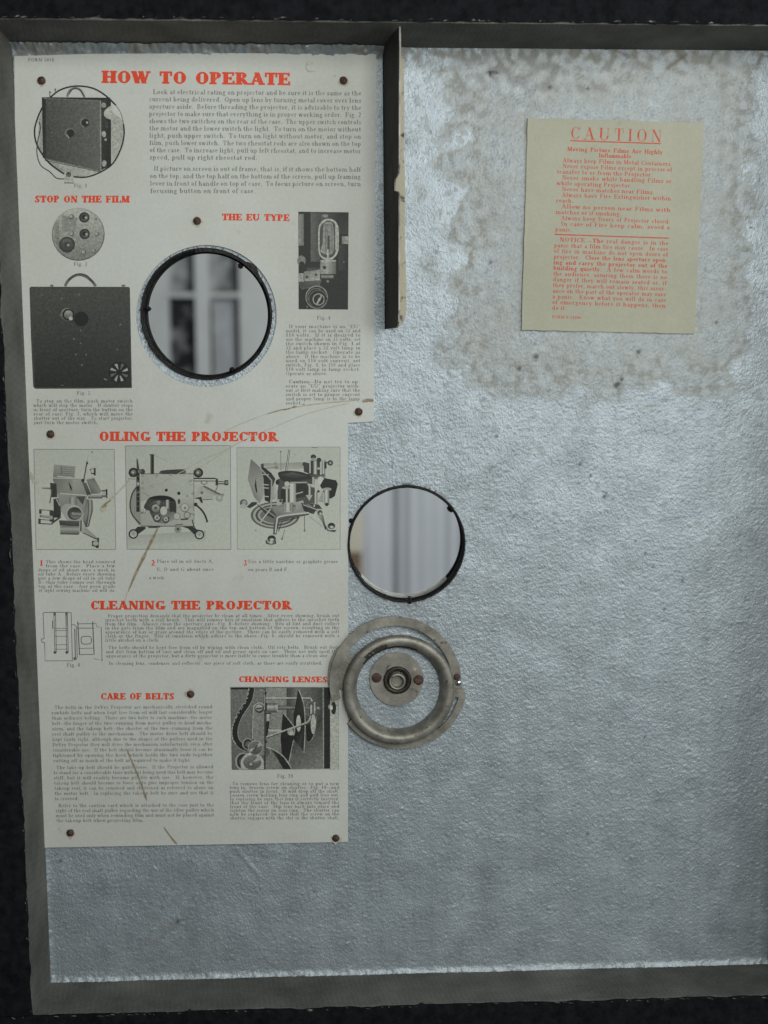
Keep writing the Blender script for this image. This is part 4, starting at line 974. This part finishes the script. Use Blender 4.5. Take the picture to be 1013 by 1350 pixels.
p.rect(712, 165, 800, 300, 56); p.cyl(735, 170, 775, 320, 66, 165, 72, .5); p.circ(790, 160, 22, 52); p.cyl(818, 160, 850, 330, 60, 160, 66); p.rect(840, 180, 862, 240, 50); p.rect(775, 230, 810, 250, 140); p.circ(897, 188, 26, 56); p.circ(897, 188, 12, 128); p.line([(850, 180), (890, 190)], 14, 66); p.circ(828, 305, 14, 48)
p.poly([(700, 290), (840, 300), (830, 360), (720, 330)], [60, 84, 150, 70]); p.circ(805, 355, 30, 160, 40)
p.cyl(725, 320, 748, 400, 70, 165, 80); p.poly([(680, 380), (760, 395), (750, 420), (690, 410)], 150); p.cyl(690, 400, 715, 530, 76, 160, 84); p.poly([(665, 490), (730, 490), (700, 545)], 140); p.rect(640, 420, 690, 480, 48)
p.poly([(800, 400), (840, 330), (950, 350), (968, 385), (940, 500), (900, 525), (850, 490)], 40); p.rect(780, 430, 832, 550, 150); p.poly([(780, 550), (832, 440), (832, 560)], 128)
p.circ(868, 435, 40, 128, 16); p.cyl(840, 440, 888, 580, 108, 165, 84); p.circ(864, 578, 16, 44); p.cyl(745, 460, 775, 590, 66, 165, 70); p.circ(785, 455, 12, 56); p.poly([(690, 570), (790, 580), (820, 620), (760, 620)], 60); p.rect(740, 580, 752, 600, 160)
p.poly([(770, 640), (830, 680), (850, 770), (870, 800), (850, 820), (820, 740), (780, 690)], [130, 96, 60, 66, 56, 84, 140]); p.circ(800, 655, 24, 72); p.circ(805, 665, 12, 150)
p.poly([(690, 650), (700, 675), (420, 730), (390, 860), (360, 860), (370, 690)], [120, 60, 72, 46, 50, 100]); p.line(catmull([(380, 850), (395, 740), (430, 690), (695, 655)], 6), 14, 156); p.line([(410, 830), (440, 740), (600, 700)], 8, 48)
for a, b_, r_ in ((345, 900, 40), (908, 780, 36)): p.circ(a, b_, r_, 66, r_ * .8); p.circ(a, b_ - 12, r_ * .72, 44, r_ * .5); p.circ(a + 2, b_ + 10, r_ * .5, 150, r_ * .35)
p.poly([(290, 910), (330, 940), (385, 915), (390, 945), (340, 965), (290, 945)], [40, 140, 50, 44, 150, 40]); p.poly([(850, 790), (890, 815), (955, 820), (940, 838), (870, 828)], [46, 150, 50, 40, 60]); p.circ(340, 935, 18, 156, 12)
p.line([(655, 680), (655, 820)], 5, 84); p.circ(655, 825, 9, 96); p.line([(470, 815), (445, 895)], 5, 96); p.circ(443, 902, 9, 90); p.circ(197, 825, 6, 96); p.line([(335, 620), (240, 745)], 11, 152); p.line([(720, 45), (780, 40)], 4, 90); p.line([(700, 690), (830, 790)], 4, 120)
p.done('printed picture of the projector mechanism standing on its feet')

# Fig. 8 line drawing (region 40,785 scale 4.221)
p = Pict(40, 785, 4.221)
def ln(pts, w=3.6, g_=84): p.line(pts, w, g_)
ln(catmull([(72, 105), (85, 95), (215, 95), (228, 108), (230, 160)], 4)); ln([(72, 105), (78, 240)]); ln([(80, 262), (83, 364), (240, 364)]); ln(catmull([(78, 240), (64, 243), (64, 258), (80, 262)], 4)); ln([(230, 160), (235, 360)])
for a in (132, 198): ln([(a, 95), (a + 6, 320)]); ln([(a + 9, 96), (a + 14, 318)]); p.circ(a + 6, 317, 8, 74); p.rect(a - 2, 96, a + 8, 112, 84)
for y_ in (184, 196, 228, 275, 300): ln([(138, y_), (208, y_ - 1)], 3, 92)
p.line([(124, 140), (126, 185)], 5, 90); p.line([(205, 110), (207, 170)], 6, 100)
ln([(232, 165), (245, 162), (258, 175), (262, 345), (248, 358), (242, 345)]); ln([(248, 185), (252, 345)], 6, 100)
ln([(262, 158), (368, 157), (372, 175), (396, 178), (400, 360), (355, 352)]); ln([(265, 145), (275, 330)], 5, 76); ln([(348, 145), (356, 330)], 5, 76); ln([(262, 182), (356, 182)], 4, 84); ln([(273, 330), (352, 328)]); ln([(273, 295), (352, 293)], 3)
ln(catmull([(285, 235), (300, 228), (330, 228), (340, 238), (340, 262), (328, 270), (295, 270), (285, 260)], 3, True) + [(285, 235)], 4, 80); p.circ(250, 352, 9, 92); p.circ(400, 360, 4, 80)
p.done('printed line drawing of the aperture gate')

# Fig. 10 lens photograph (region 300,900 scale 6.753)
p = Pict(300, 900, 6.753)
p.poly([(20, 38), (990, 40), (995, 775), (35, 778)], 150); p.line([(20, 38), (990, 40), (992, 775)], 4, 120)
p.poly([(27, 42), (915, 42), (915, 766), (40, 776)], [92, 70, 62, 84]); p.rect(30, 42, 200, 60, 36); p.poly([(35, 62), (320, 62), (330, 776), (40, 776)], [100, 104, 84, 92])
p.rectv(345, 48, 528, 640, 120, 108); p.poly([(345, 560), (600, 640), (600, 770), (340, 770)], [104, 98, 90, 110]); p.recth(526, 45, 600, 560, 66, 92); p.recth(600, 45, 855, 300, 104, 66); p.poly([(600, 500), (855, 300), (855, 768), (560, 768)], [66, 60, 112, 96])
p.line([(852, 45), (856, 768)], 7, 138); p.rect(866, 45, 915, 766, 44)
p.circ(925, 215, 26, 140); p.circ(945, 225, 24, 46, 58); p.circ(925, 222, 13, 165, 24)
for w_, g_ in ((58, 130), (48, 40)): p.line(catmull([(218, 45), (190, 160), (110, 290), (70, 400), (75, 500), (120, 560), (180, 590)], 8), w_, g_)
for k in range(26):
    t = k / 25; q_ = catmull([(192, 60), (165, 170), (85, 300), (45, 400), (45, 490), (75, 545)], 8); a, b_ = q_[int(t * (len(q_) - 1))]; p.circ(a, b_, 5, 150)
    q_ = catmull([(242, 60), (215, 170), (140, 290), (98, 400), (105, 500), (150, 545)], 8); a, b_ = q_[int(t * (len(q_) - 1))]; p.circ(a, b_, 4, 128)
p.poly(catmull([(235, 500), (236, 240), (255, 195), (290, 180), (322, 200), (332, 240), (332, 500), (330, 640), (240, 620)], 5, True), 112); p.line(catmull([(225, 500), (232, 240), (250, 195), (290, 178), (325, 200)], 5), 7, 148); p.line([(332, 90), (334, 770)], 8, 50); p.line(catmull([(290, 65), (320, 70), (330, 100), (332, 240)], 4), 6, 140)
p.circ(285, 230, 40, 50); p.circ(283, 225, 34, 160, 30, g2=110); p.line([(255, 232), (315, 226)], 10, 50)
p.line([(340, 137), (740, 137), (755, 165)], 15, 146); p.line([(340, 146), (735, 146)], 4, 58)
p.cylh(350, 185, 445, 265, 60, 148, 50, .35); p.rect(440, 195, 448, 258, 150); p.cylh(448, 205, 730, 240, 60, 140, 52, .4)
for k in range(26): p.line([(456 + k * 10.6, 206), (452 + k * 10.6, 240)], 4, 58)
p.rect(338, 180, 352, 250, 40); p.circ(340, 95, 11, 44); p.cyl(343, 275, 388, 340, 70, 160, 90); p.rect(338, 268, 390, 278, 40); p.poly([(345, 345), (378, 345), (355, 480), (340, 490)], 42); p.circ(342, 525, 14, 60)
p.cylh(365, 410, 520, 440, 90, 160, 118)
p.poly([(495, 265), (590, 390), (600, 450), (585, 520), (545, 700), (490, 690), (475, 500)], [36, 46, 40, 36, 42, 40, 34]); p.line([(497, 268), (590, 385)], 7, 146); p.line([(588, 515), (548, 705)], 7, 140)
p.poly([(632, 55), (690, 200), (700, 330), (690, 620), (640, 560), (590, 500), (590, 290)], [40, 60, 40, 40, 60, 34, 38]); p.line(catmull([(635, 60), (680, 190), (692, 330), (690, 480), (682, 625)], 6), 8, 140)
p.circ(634, 362, 21, 155, 75); p.poly([(700, 380), (745, 360), (770, 450), (745, 525), (710, 520)], 36); p.circ(765, 370, 23, 148, 88); p.line(catmull([(790, 300), (785, 400), (765, 480), (735, 530)], 5), 5, 130)
p.line(catmull([(345, 488), (480, 440), (640, 385), (720, 350), (745, 300)], 6), 20, 60); p.line(catmull([(345, 484), (480, 436), (640, 380), (720, 345), (742, 295)], 6), 13, 148); p.circ(565, 440, 30, 128); p.circ(570, 450, 16, 158); p.line(catmull([(585, 380), (600, 420), (590, 470)], 4), 10, 140)
p.rect(730, 190, 790, 280, 46); p.cyl(735, 195, 760, 278, 92, 166, 76); p.cyl(765, 175, 792, 280, 80, 156, 60); p.rect(792, 205, 822, 245, 92); p.rect(798, 218, 818, 232, 150); p.ring(735, 215, 30, 8, 110, ry=45, a0=90, a1=200)
for a, b_, r_ in ((180, 545, 48), (140, 700, 72)): p.circ(a, b_, r_, 130, r_ * 1.1); p.circ(a + 3, b_ + 2, r_ * .82, 52, r_ * .95); p.circ(a + 6, b_ + 4, r_ * .55, 92)
p.poly(circle_pts(222, 725, 104, 40, 8, 172) + [(120, 772), (325, 772)], 148); p.circ(222, 710, 82, 108, 64, g2=84); p.circ(250, 580, 66, 140); p.circ(250, 580, 60, 108, g2=76)
p.poly([(250, 580), (290, 530), (305, 560)], 150); p.poly([(250, 580), (205, 620), (200, 590)], 145); p.line([(235, 610), (268, 555)], 9, 52); p.poly([(222, 710), (280, 650), (300, 690)], 140); p.rect(215, 640, 290, 650, 120)
p.circ(212, 727, 22, 60); p.circ(210, 725, 16, 140); p.poly([(345, 575), (395, 600), (380, 655), (345, 660)], 84); p.ring(345, 620, 40, 6, 130, a0=-60, a1=60)
p.poly([(395, 595), (470, 640), (575, 768), (500, 770), (450, 680)], [60, 44, 40, 36, 42]); p.line(catmull([(345, 570), (430, 605), (510, 670), (572, 765)], 6), 9, 146)
p.done('printed photograph of the lens ring and gears')

# stains and creases on the sheet
class Marks(Print):
    def build_each(s, name, mat, parent):
        used = 0
        lo = [0] + s.cuts
        for a, b_ in zip(lo, lo[1:]):
            fs = [tuple(i - a for i in f_) for f_ in s.F if a <= f_[0] < b_]
            mesh_obj(name, s.V[a:b_], fs, mat, parent)
    @property
    def cuts(s):
        # first vertex of every mark after the first, plus the end
        starts = sorted(s._st); return starts[1:] + [len(s.V)] if starts else [len(s.V)]
    _st = ()
    def streak(s, pts, w0, w1):
        pts = catmull(pts, 8); n = len(pts); h = s.lay(); k = len(s.V); s._st = (*s._st, k)
        for i, (x, y) in enumerate(pts):
            a, b_ = pts[max(i - 1, 0)], pts[min(i + 1, n - 1)]; dx_, dy_ = b_[0] - a[0], b_[1] - a[1]; L = math.hypot(dx_, dy_) or 1
            t = i / (n - 1); ww = (w0 * (1 - t) + w1 * t) * (0.6 + 0.8 * random.random()) / 2 * min(1, 6 * t + .2, 6 * (1 - t) + .2)
            s.V += [P(x - dy_ / L * ww, y + dx_ / L * ww, h), P(x + dy_ / L * ww, y - dx_ / L * ww, h)]
        for i in range(n - 1): s.F.append((k + 2 * i, k + 2 * i + 1, k + 2 * i + 3, k + 2 * i + 2))
    def blot(s, x, y, r):
        h = s.lay(); k = len(s.V); n = 12; s._st = (*s._st, k)
        s.V += [P(x + r * random.uniform(.6, 1.2) * math.cos(i * 6.283 / n), y + r * random.uniform(.6, 1.2) * math.sin(i * 6.283 / n), h) for i in range(n)]; s.F.append(tuple(range(k, k + n)))
mk = Marks(ph + 2.6e-4)
mk.streak([(209, 695), (193, 728), (180, 755), (169, 781)], 4.2, 2.2); mk.streak([(166, 985), (176, 1008), (186, 1032), (194, 1056)], 1.6, 2.2); mk.streak([(216, 1090), (226, 1104), (234, 1113)], 1.0, 2.4)
mk.streak([(478, 529), (486, 527.5), (493, 528)], 3.5, 4.2); mk.streak([(352, 546), (368, 541), (380, 539), (392, 535)], 1.2, 1.6)
mk.streak([(134, 670), (140, 664), (147, 659)], 3.2, 1.2); mk.blot(139, 667, 2.2); mk.blot(388, 536.5, 1.6); mk.blot(401, 533, 1.1)
mk.build_each('rust_stain', M['stain'], sheet)
mk = Marks(ph + 2.4e-4)
mk.streak([(470, 528), (430, 531), (400, 535), (370, 541), (345, 548)], 1.6, 0.7); mk.streak([(462, 531), (440, 536), (410, 544), (385, 553), (362, 563)], 0.9, 0.5)
mk.streak([(306, 588), (285, 603), (262, 617), (240, 628)], 0.7, 0.4); mk.streak([(176, 628), (160, 645), (148, 657), (134, 672)], 1.6, 2.4); mk.streak([(168, 781), (164, 800)], 0.7, 0.4)
mk.streak([(362, 563), (330, 576), (300, 592), (268, 606), (240, 622), (205, 640), (176, 652)], 0.7, 0.9); mk.streak([(345, 548), (315, 560), (290, 572)], 0.6, 0.4)
mk.streak([(407, 80), (404, 88), (408, 94), (417, 93)], 1.6, 1.0); mk.streak([(404, 86), (410, 84), (415, 82)], 1.0, 0.6); mk.blot(442, 100, 1.5); mk.blot(43, 630, 3.2); mk.blot(45, 635, 2.5); mk.streak([(41, 622), (44, 632), (49, 637)], 3, 2); mk.blot(136, 671, 4)
mk.build_each('crease_mark', M['crease'], sheet)

# ------------------------------------------------------------------ rusty tacks
tack_spots = [(55, 106.5, 5.4, 'left of the red heading HOW TO OPERATE'), (453, 106.5, 5.4, 'right of the red heading HOW TO OPERATE'), (260, 291.5, 5.2, 'above the round cutout, left of THE EU TYPE'),
              (473, 543, 5.4, 'at the notched right corner below the EU text'), (67, 572.5, 5.4, 'left of the red heading OILING THE PROJECTOR'), (251.5, 915, 5.6, 'right of the red heading CARE OF BELTS'),
              (93, 1098, 5.6, 'at the lower left corner of the sheet'), (443, 1105, 5.6, 'at the lower right corner of the sheet')]
tack0 = None
mk = Marks(ph + 2.3e-4)
for x, y, r_, _ in tack_spots: mk.blot(x + random.uniform(-.6, .6), y + random.uniform(0, 1.2), 7.0)
mk.build_each('rust_halo', M['tack_halo'], sheet)
for i, (x, y, r_, where) in enumerate(tack_spots):
    if tack0 is None:
        c = P(x, y, SH)
        V, F = lathe(x, y, SH, [(0.05, 0.0013), (1.4, 0.00128), (2.0, 0.00095), (3.4, 0.00085), (4.8, 0.0005), (5.5, 0.00002)], 20, jitter=0.18)
        tack0 = o = mesh_obj('tack', V, F, M['rust'], None, True, loc=c)
    else:
        o = tack0.copy(); COL.objects.link(o); o.location = P(x, y, SH); o.rotation_euler = (0, i * 0.9, 0)
    tag(o, 'rusty round tack ' + where, 'tack', 'rusty tacks holding the instruction sheet')

# ================================================================== caution card
CH = 0.0012
card = empty('caution_card', P(800, 437, 0.0), 'small tan card with red CAUTION lettering pasted on the stained silver panel', 'card')
edge = []
cc = [(696, 155.5), (928.5, 162), (916, 440), (688, 435)]
for i in range(4):
    a, b_ = cc[i], cc[(i + 1) % 4]; nn = 26
    for k in range(nn):
        t = k / nn; nxv, nyv = -(b_[1] - a[1]), b_[0] - a[0]; L = math.hypot(nxv, nyv); jj = random.uniform(-.45, .45) if k else 0
        edge.append((a[0] + (b_[0] - a[0]) * t + nxv / L * jj, a[1] + (b_[1] - a[1]) * t + nyv / L * jj))
V, F = prism(edge, 0.0006, CH); o = mesh_obj('paper', V, F, M['card'], card); fix_normals(o)
hc = CH + 2e-5
pr = Print(hc); _fit(pr, 'CAUTION', 752.2, 183.2, 872.8, 187.5, 16.2, FINE, 0.34); pr.build('printed_heading', M['card_red'], card, 'spaced red heading CAUTION')
def rule(x0, y0, x1, y1, w):
    V = [P(x0, y0, hc), P(x1, y1, hc), P(x1, y1 + w, hc), P(x0, y0 + w, hc)]
    mesh_obj('printed_rule', V, [(0, 1, 2, 3)], M['card_red'], card)
rule(751.8, 184.6, 871.5, 188.6, 1.6); rule(731.3, 308.2, 882.2, 313.2, 1.7)
pr = Print(hc)
text_line(pr, 'Moving Picture Films Are Highly', 748, 199.0, 874.5, 203.4, 5.8, BOLD); text_line(pr, 'Inflammable', 789.5, 207.3, 833, 208.9, 5.6, BOLD)
pr.build('printed_subheading', M['card_red'], card)
CB = (0.19, 0.085, 0.075, 0.08)
L1 = ['  Always keep Films in Metal Containers.', '  Never expose Films except in process of', 'transfer to or from the Projector.', '  Never smoke while handling Films or', 'while operating Projector.', '  Never have matches near Films.', '  Always have Fire Extinguisher within', 'reach.', '  Allow no person near Films with', 'matches or if smoking.', '  Always keep Doors of Projector closed.', '  In case of Fire keep calm, avoid a', 'panic.']
pr = Print(hc)
for i, s in enumerate(L1):
    t = i / 12; ya = 213.6 + (304.8 - 213.6) * t; xa = 734.8 - 2.6 * t; xb = 887 - 3.6 * t
    text_line(pr, (' ' * 3 if s[0] == ' ' else '') + s.strip(' '), xa, ya, xb, ya + 5.2, 5.7, CB, i not in (2, 4, 5, 7, 9, 12))
pr.build('printed_text', M['card_red'], card)
L2 = ['  NOTICE.\u2014The real danger is in the', 'panic that a film fire may cause.  In case', 'of fire in machine do not open doors of', 'projector.  Close the lens aperture open-', 'ing and carry the projector out of the', 'building quietly.  A few calm words to', 'the audience, assuring them there is no', 'danger if they will remain seated or, if', 'they prefer, march out slowly, this assur-', 'ance on the part of the operator may save', 'a panic.  Know what you will do in case', 'of emergency before it happens, then', 'do it.']
pr = Print(hc)
for i, s in enumerate(L2):
    t = i / 12; ya = 318.3 + (408.3 - 318.3) * t; xa = 731 - 3.2 * t; xb = 882 - 4.2 * t
    bw = ('NOTICE.\u2014The',) if i == 0 else (('Close', 'the', 'lens', 'aperture', 'open-') if i == 3 else (('ing', 'and', 'carry', 'the', 'projector', 'out', 'of') if i == 4 else (('building', 'quietly.') if i == 5 else ())))
    text_line(pr, (' ' * 3 if s[0] == ' ' else '') + s.strip(' '), xa, ya, xb, ya + 5.0, 5.7, CB, i != 12, bold_words=bw)
text_line(pr, 'FORM B 14206', 727.8, 419.6, 770, 420.8, 3.9, (0.2, 0.1, 0.04, 0.08), False)
pr.build('printed_text', M['card_red'], card)

# ================================================================== round metal mount
mount = empty('lens_mount', P(527, 990, 0.0), 'dull metal ring mount with thin curved plates and a screwed hub', 'ring mount')
def arc_plate(name, cx, cy, ro, ri, a0, a1, h0, h1, slot=None, round_start=False):
    o_ = circle_pts(cx, cy, ro, 60, a0, a1)
    if round_start: o_ = [(cx + (x - cx) * (1 - .10 * max(0, 1 - i / 5) ** 2), cy + (y - cy) * (1 - .10 * max(0, 1 - i / 5) ** 2)) for i, (x, y) in enumerate(o_)]
    out = o_ + circle_pts(cx, cy, ri, 60, a1, a0)
    hole_ = None
    if slot:
        s0, s1, r0, r1 = slot
        hole_ = circle_pts(cx, cy, r1, 24, s0, s1) + circle_pts(cx, cy, r0, 24, s1, s0)
    V, F = prism(out, h0, h1, hole_); o = mesh_obj(name, V, F, M['nickel'], mount); fix_normals(o); add_bevel(o, 0.00015); return o
hP = 9 * U
arc_plate('upper_plate', 521.5, 900, 87, 75, 196, -5, hP, hP + 2.4 * U)
arc_plate('lower_plate', 528, 899, 88.5, 66, -3, -142, hP - 3.4 * U, hP - 1.0 * U, slot=(-15, -52, 74.5, 79.5), round_start=True)
# left foot of the upper plate
V, F = prism(catmull([(433, 893), (436, 872), (448, 852), (462, 862), (462, 900), (456, 909), (443, 907), (434, 902)], 4, True), hP - 2.6 * U, hP - 0.2 * U); o = mesh_obj('plate_foot', V, F, M['nickel'], mount); fix_normals(o)
# dished ring
prof = [(r_, z_ * U) for r_, z_ in ((56.5, 2), (57.2, 6), (59.3, 11), (62, 15), (65, 17.4), (68, 18), (71.5, 17.6), (74.2, 16.2), (75.4, 13), (75.4, 8), (73, 5), (64, 3), (56.5, 2))]
V, F = lathe(525.2, 906.5, 0, prof, 128); o = mesh_obj('ring', V, F, M['nickel'], mount, True); fix_normals(o); ring_o = o
V, F = lathe(525.2, 906.5, 0, [(59.2, 11.4 * U), (62, 15.4 * U), (65, 17.8 * U), (67.5, 18.4 * U)], 24, 104, 134, jitter=0.9); mesh_obj('grime_patch', V, F, M['grime'], ring_o, True)
V, F = lathe(525.2, 906.5, 0, [(58.2, 9.6 * U), (60, 12.6 * U), (61.6, 14.9 * U)], 40, 66, 142, jitter=0.5); mesh_obj('grime_patch', V, F, M['grime'], ring_o, True)
# hub
V, F = prism(circle_pts(523.2, 895.3, 35.5, 80), 0.0003, 0.0003 + 2.6 * U, circle_pts(524, 895.6, 17, 40)); hub = mesh_obj('hub', V, F, M['nickel'], mount); fix_normals(hub); add_bevel(hub, 0.0002)
V, F = lathe(524, 895.6, 0, [(19.2, 2.7 * U), (19.0, 5.5 * U), (17.2, 6.8 * U), (14.0, 6.0 * U), (11.8, 4.0 * U), (11.6, 1.0 * U)], 56, jitter=0.12); o = mesh_obj('collar', V, F, M['nickel_dark'], hub, True); fix_normals(o)
V, F = lathe(523.5, 896.5, 0, [(11.3, 1 * U), (11.3, 9 * U), (10.6, 10 * U), (9.0, 10 * U), (8.3, 9 * U), (8.2, -4 * U)], 48); o = mesh_obj('tube', V, F, M['nickel'], hub, True); fix_normals(o)
V, F = lathe(523.5, 896.5, 0, [(0.01, 1.0 * U), (8.25, 1.0 * U)], 40); mesh_obj('tube_floor', V, F, M['nickel'], hub)
for (x, y, r_) in ((496.8, 893.6, 6.8), (552, 896.6, 7.0), (602.5, 892.3, 4.6)):
    hh = 0.0003 + 2.6 * U if x < 600 else hP + 2.4 * U
    V, F = lathe(x, y, hh, [(0.05, 1.9 * U), (r_ * .5, 1.8 * U), (r_ * .8, 1.3 * U), (r_, 0.2 * U), (r_, -1 * U)], 20, jitter=0.3); mesh_obj('screw', V, F, M['rust'], mount, True)
V, F = lathe(604.5, 899.5, hP, [(0.05, 5 * U), (2.5, 4.6 * U), (4.6, 2.6 * U), (5.2, 0)], 14, jitter=0.5); mesh_obj('solder_bead', V, F, M['chrome'], mount, True)
V, F = lathe(547, 881.5, 0, [(0.05, 4.2 * U), (2.5, 3.4 * U), (3.2, 2.5 * U)], 12, jitter=0.5); mesh_obj('corrosion_spot', V, F, M['tan'], hub)

# ================================================================== beyond the round windows
YB = -2.40     # h of things seen far behind
def far_box(x0, y0, x1, y1, h, th):
    a, b_ = P(x0, y1, h), P(x1, y0, h); return box(a.x, b_.x, -h, -h + th, a.z, b_.z)
V, F = box(-3, 3, 2.70, 2.76, -1.2, 2.2); wall_o = mesh_obj('room_wall', V, F, M['room_wall']); tag(wall_o, 'pale grey room wall far behind the round windows', 'wall', kind='structure')
win = empty('room_window', P(266, 700, YB), 'blurred white window with crossed glazing bars seen through the round hole in the instruction sheet', 'window')
for (x0, y0, x1, y1) in ((120, 150, 216, 700), (321, 150, 440, 700), (216, 620, 321, 700), (216, 150, 321, 210)):
    V, F = far_box(x0, y0, x1, y1, YB, 0.05); mesh_obj('window_frame', V, F, M['white_wood'], win)
V, F = far_box(262.5, 210, 272, 620, YB + 0.004, 0.03); mesh_obj('glazing_bar', V, F, M['white_wood'], win)
for (x0, x1) in ((216, 262.5), (272, 321)):
    V, F = far_box(x0, 385.5, x1, 392, YB + 0.002, 0.03); mesh_obj('glazing_bar', V, F, M['white_wood'], win)
for (x0, y0, x1, y1, mname) in ((216, 210, 262.5, 384, 'pane1'), (272, 210, 321, 384, 'pane1'), (216, 393.5, 262.5, 620, 'pane_dark'), (272, 393.5, 321, 620, 'pane_light')):
    V, F = far_box(x0, y0, x1, y1, YB - 0.03, 0.006); mesh_obj('window_pane', V, F, M[mname], win)
V, F = far_box(272, 393.5, 280, 620, YB - 0.015, 0.008); mesh_obj('dark_edge', V, F, M['pane_dark'], win)
V, F = far_box(316, 330, 321, 620, YB - 0.015, 0.008); mesh_obj('dark_edge', V, F, M['pane_dark'], win)
# pleated curtain behind the lower window
V, F = [], []; a, b_ = P(473, 1000, YB), P(760, 450, YB); n = 240
for i in range(n + 1):
    t = i / n; px_ = 473 + 287 * t
    dep = 0.006 * math.sin(px_ * 0.09 + 2.0) + 0.004 * math.sin(px_ * 0.35) + 0.013 * math.tanh((px_ - 526) / 4) * math.exp(-((px_ - 526) / 30) ** 2)
    for z in (a.z, b_.z): V.append((a.x + (b_.x - a.x) * t, -YB - dep, z))
F = [(2 * i, 2 * i + 2, 2 * i + 3, 2 * i + 1) for i in range(n)]
cur = mesh_obj('curtain', V, F, M['curtain'], None, True, loc=((a.x + b_.x) / 2, -YB, a.z)); tag(cur, 'pale grey pleated curtain blurred behind the lower round window', 'curtain')
post = empty('door_post', P(462, 900, YB), 'cream post with a brown wooden base at the left edge of the curtain', 'post')
V, F = far_box(440, 560, 477, 728, YB + 0.05, 0.04); mesh_obj('upper_board', V, F, M['cream'], post)
V, F = far_box(440, 728, 477, 900, YB + 0.05, 0.04); mesh_obj('wooden_base', V, F, M['brown'], post)
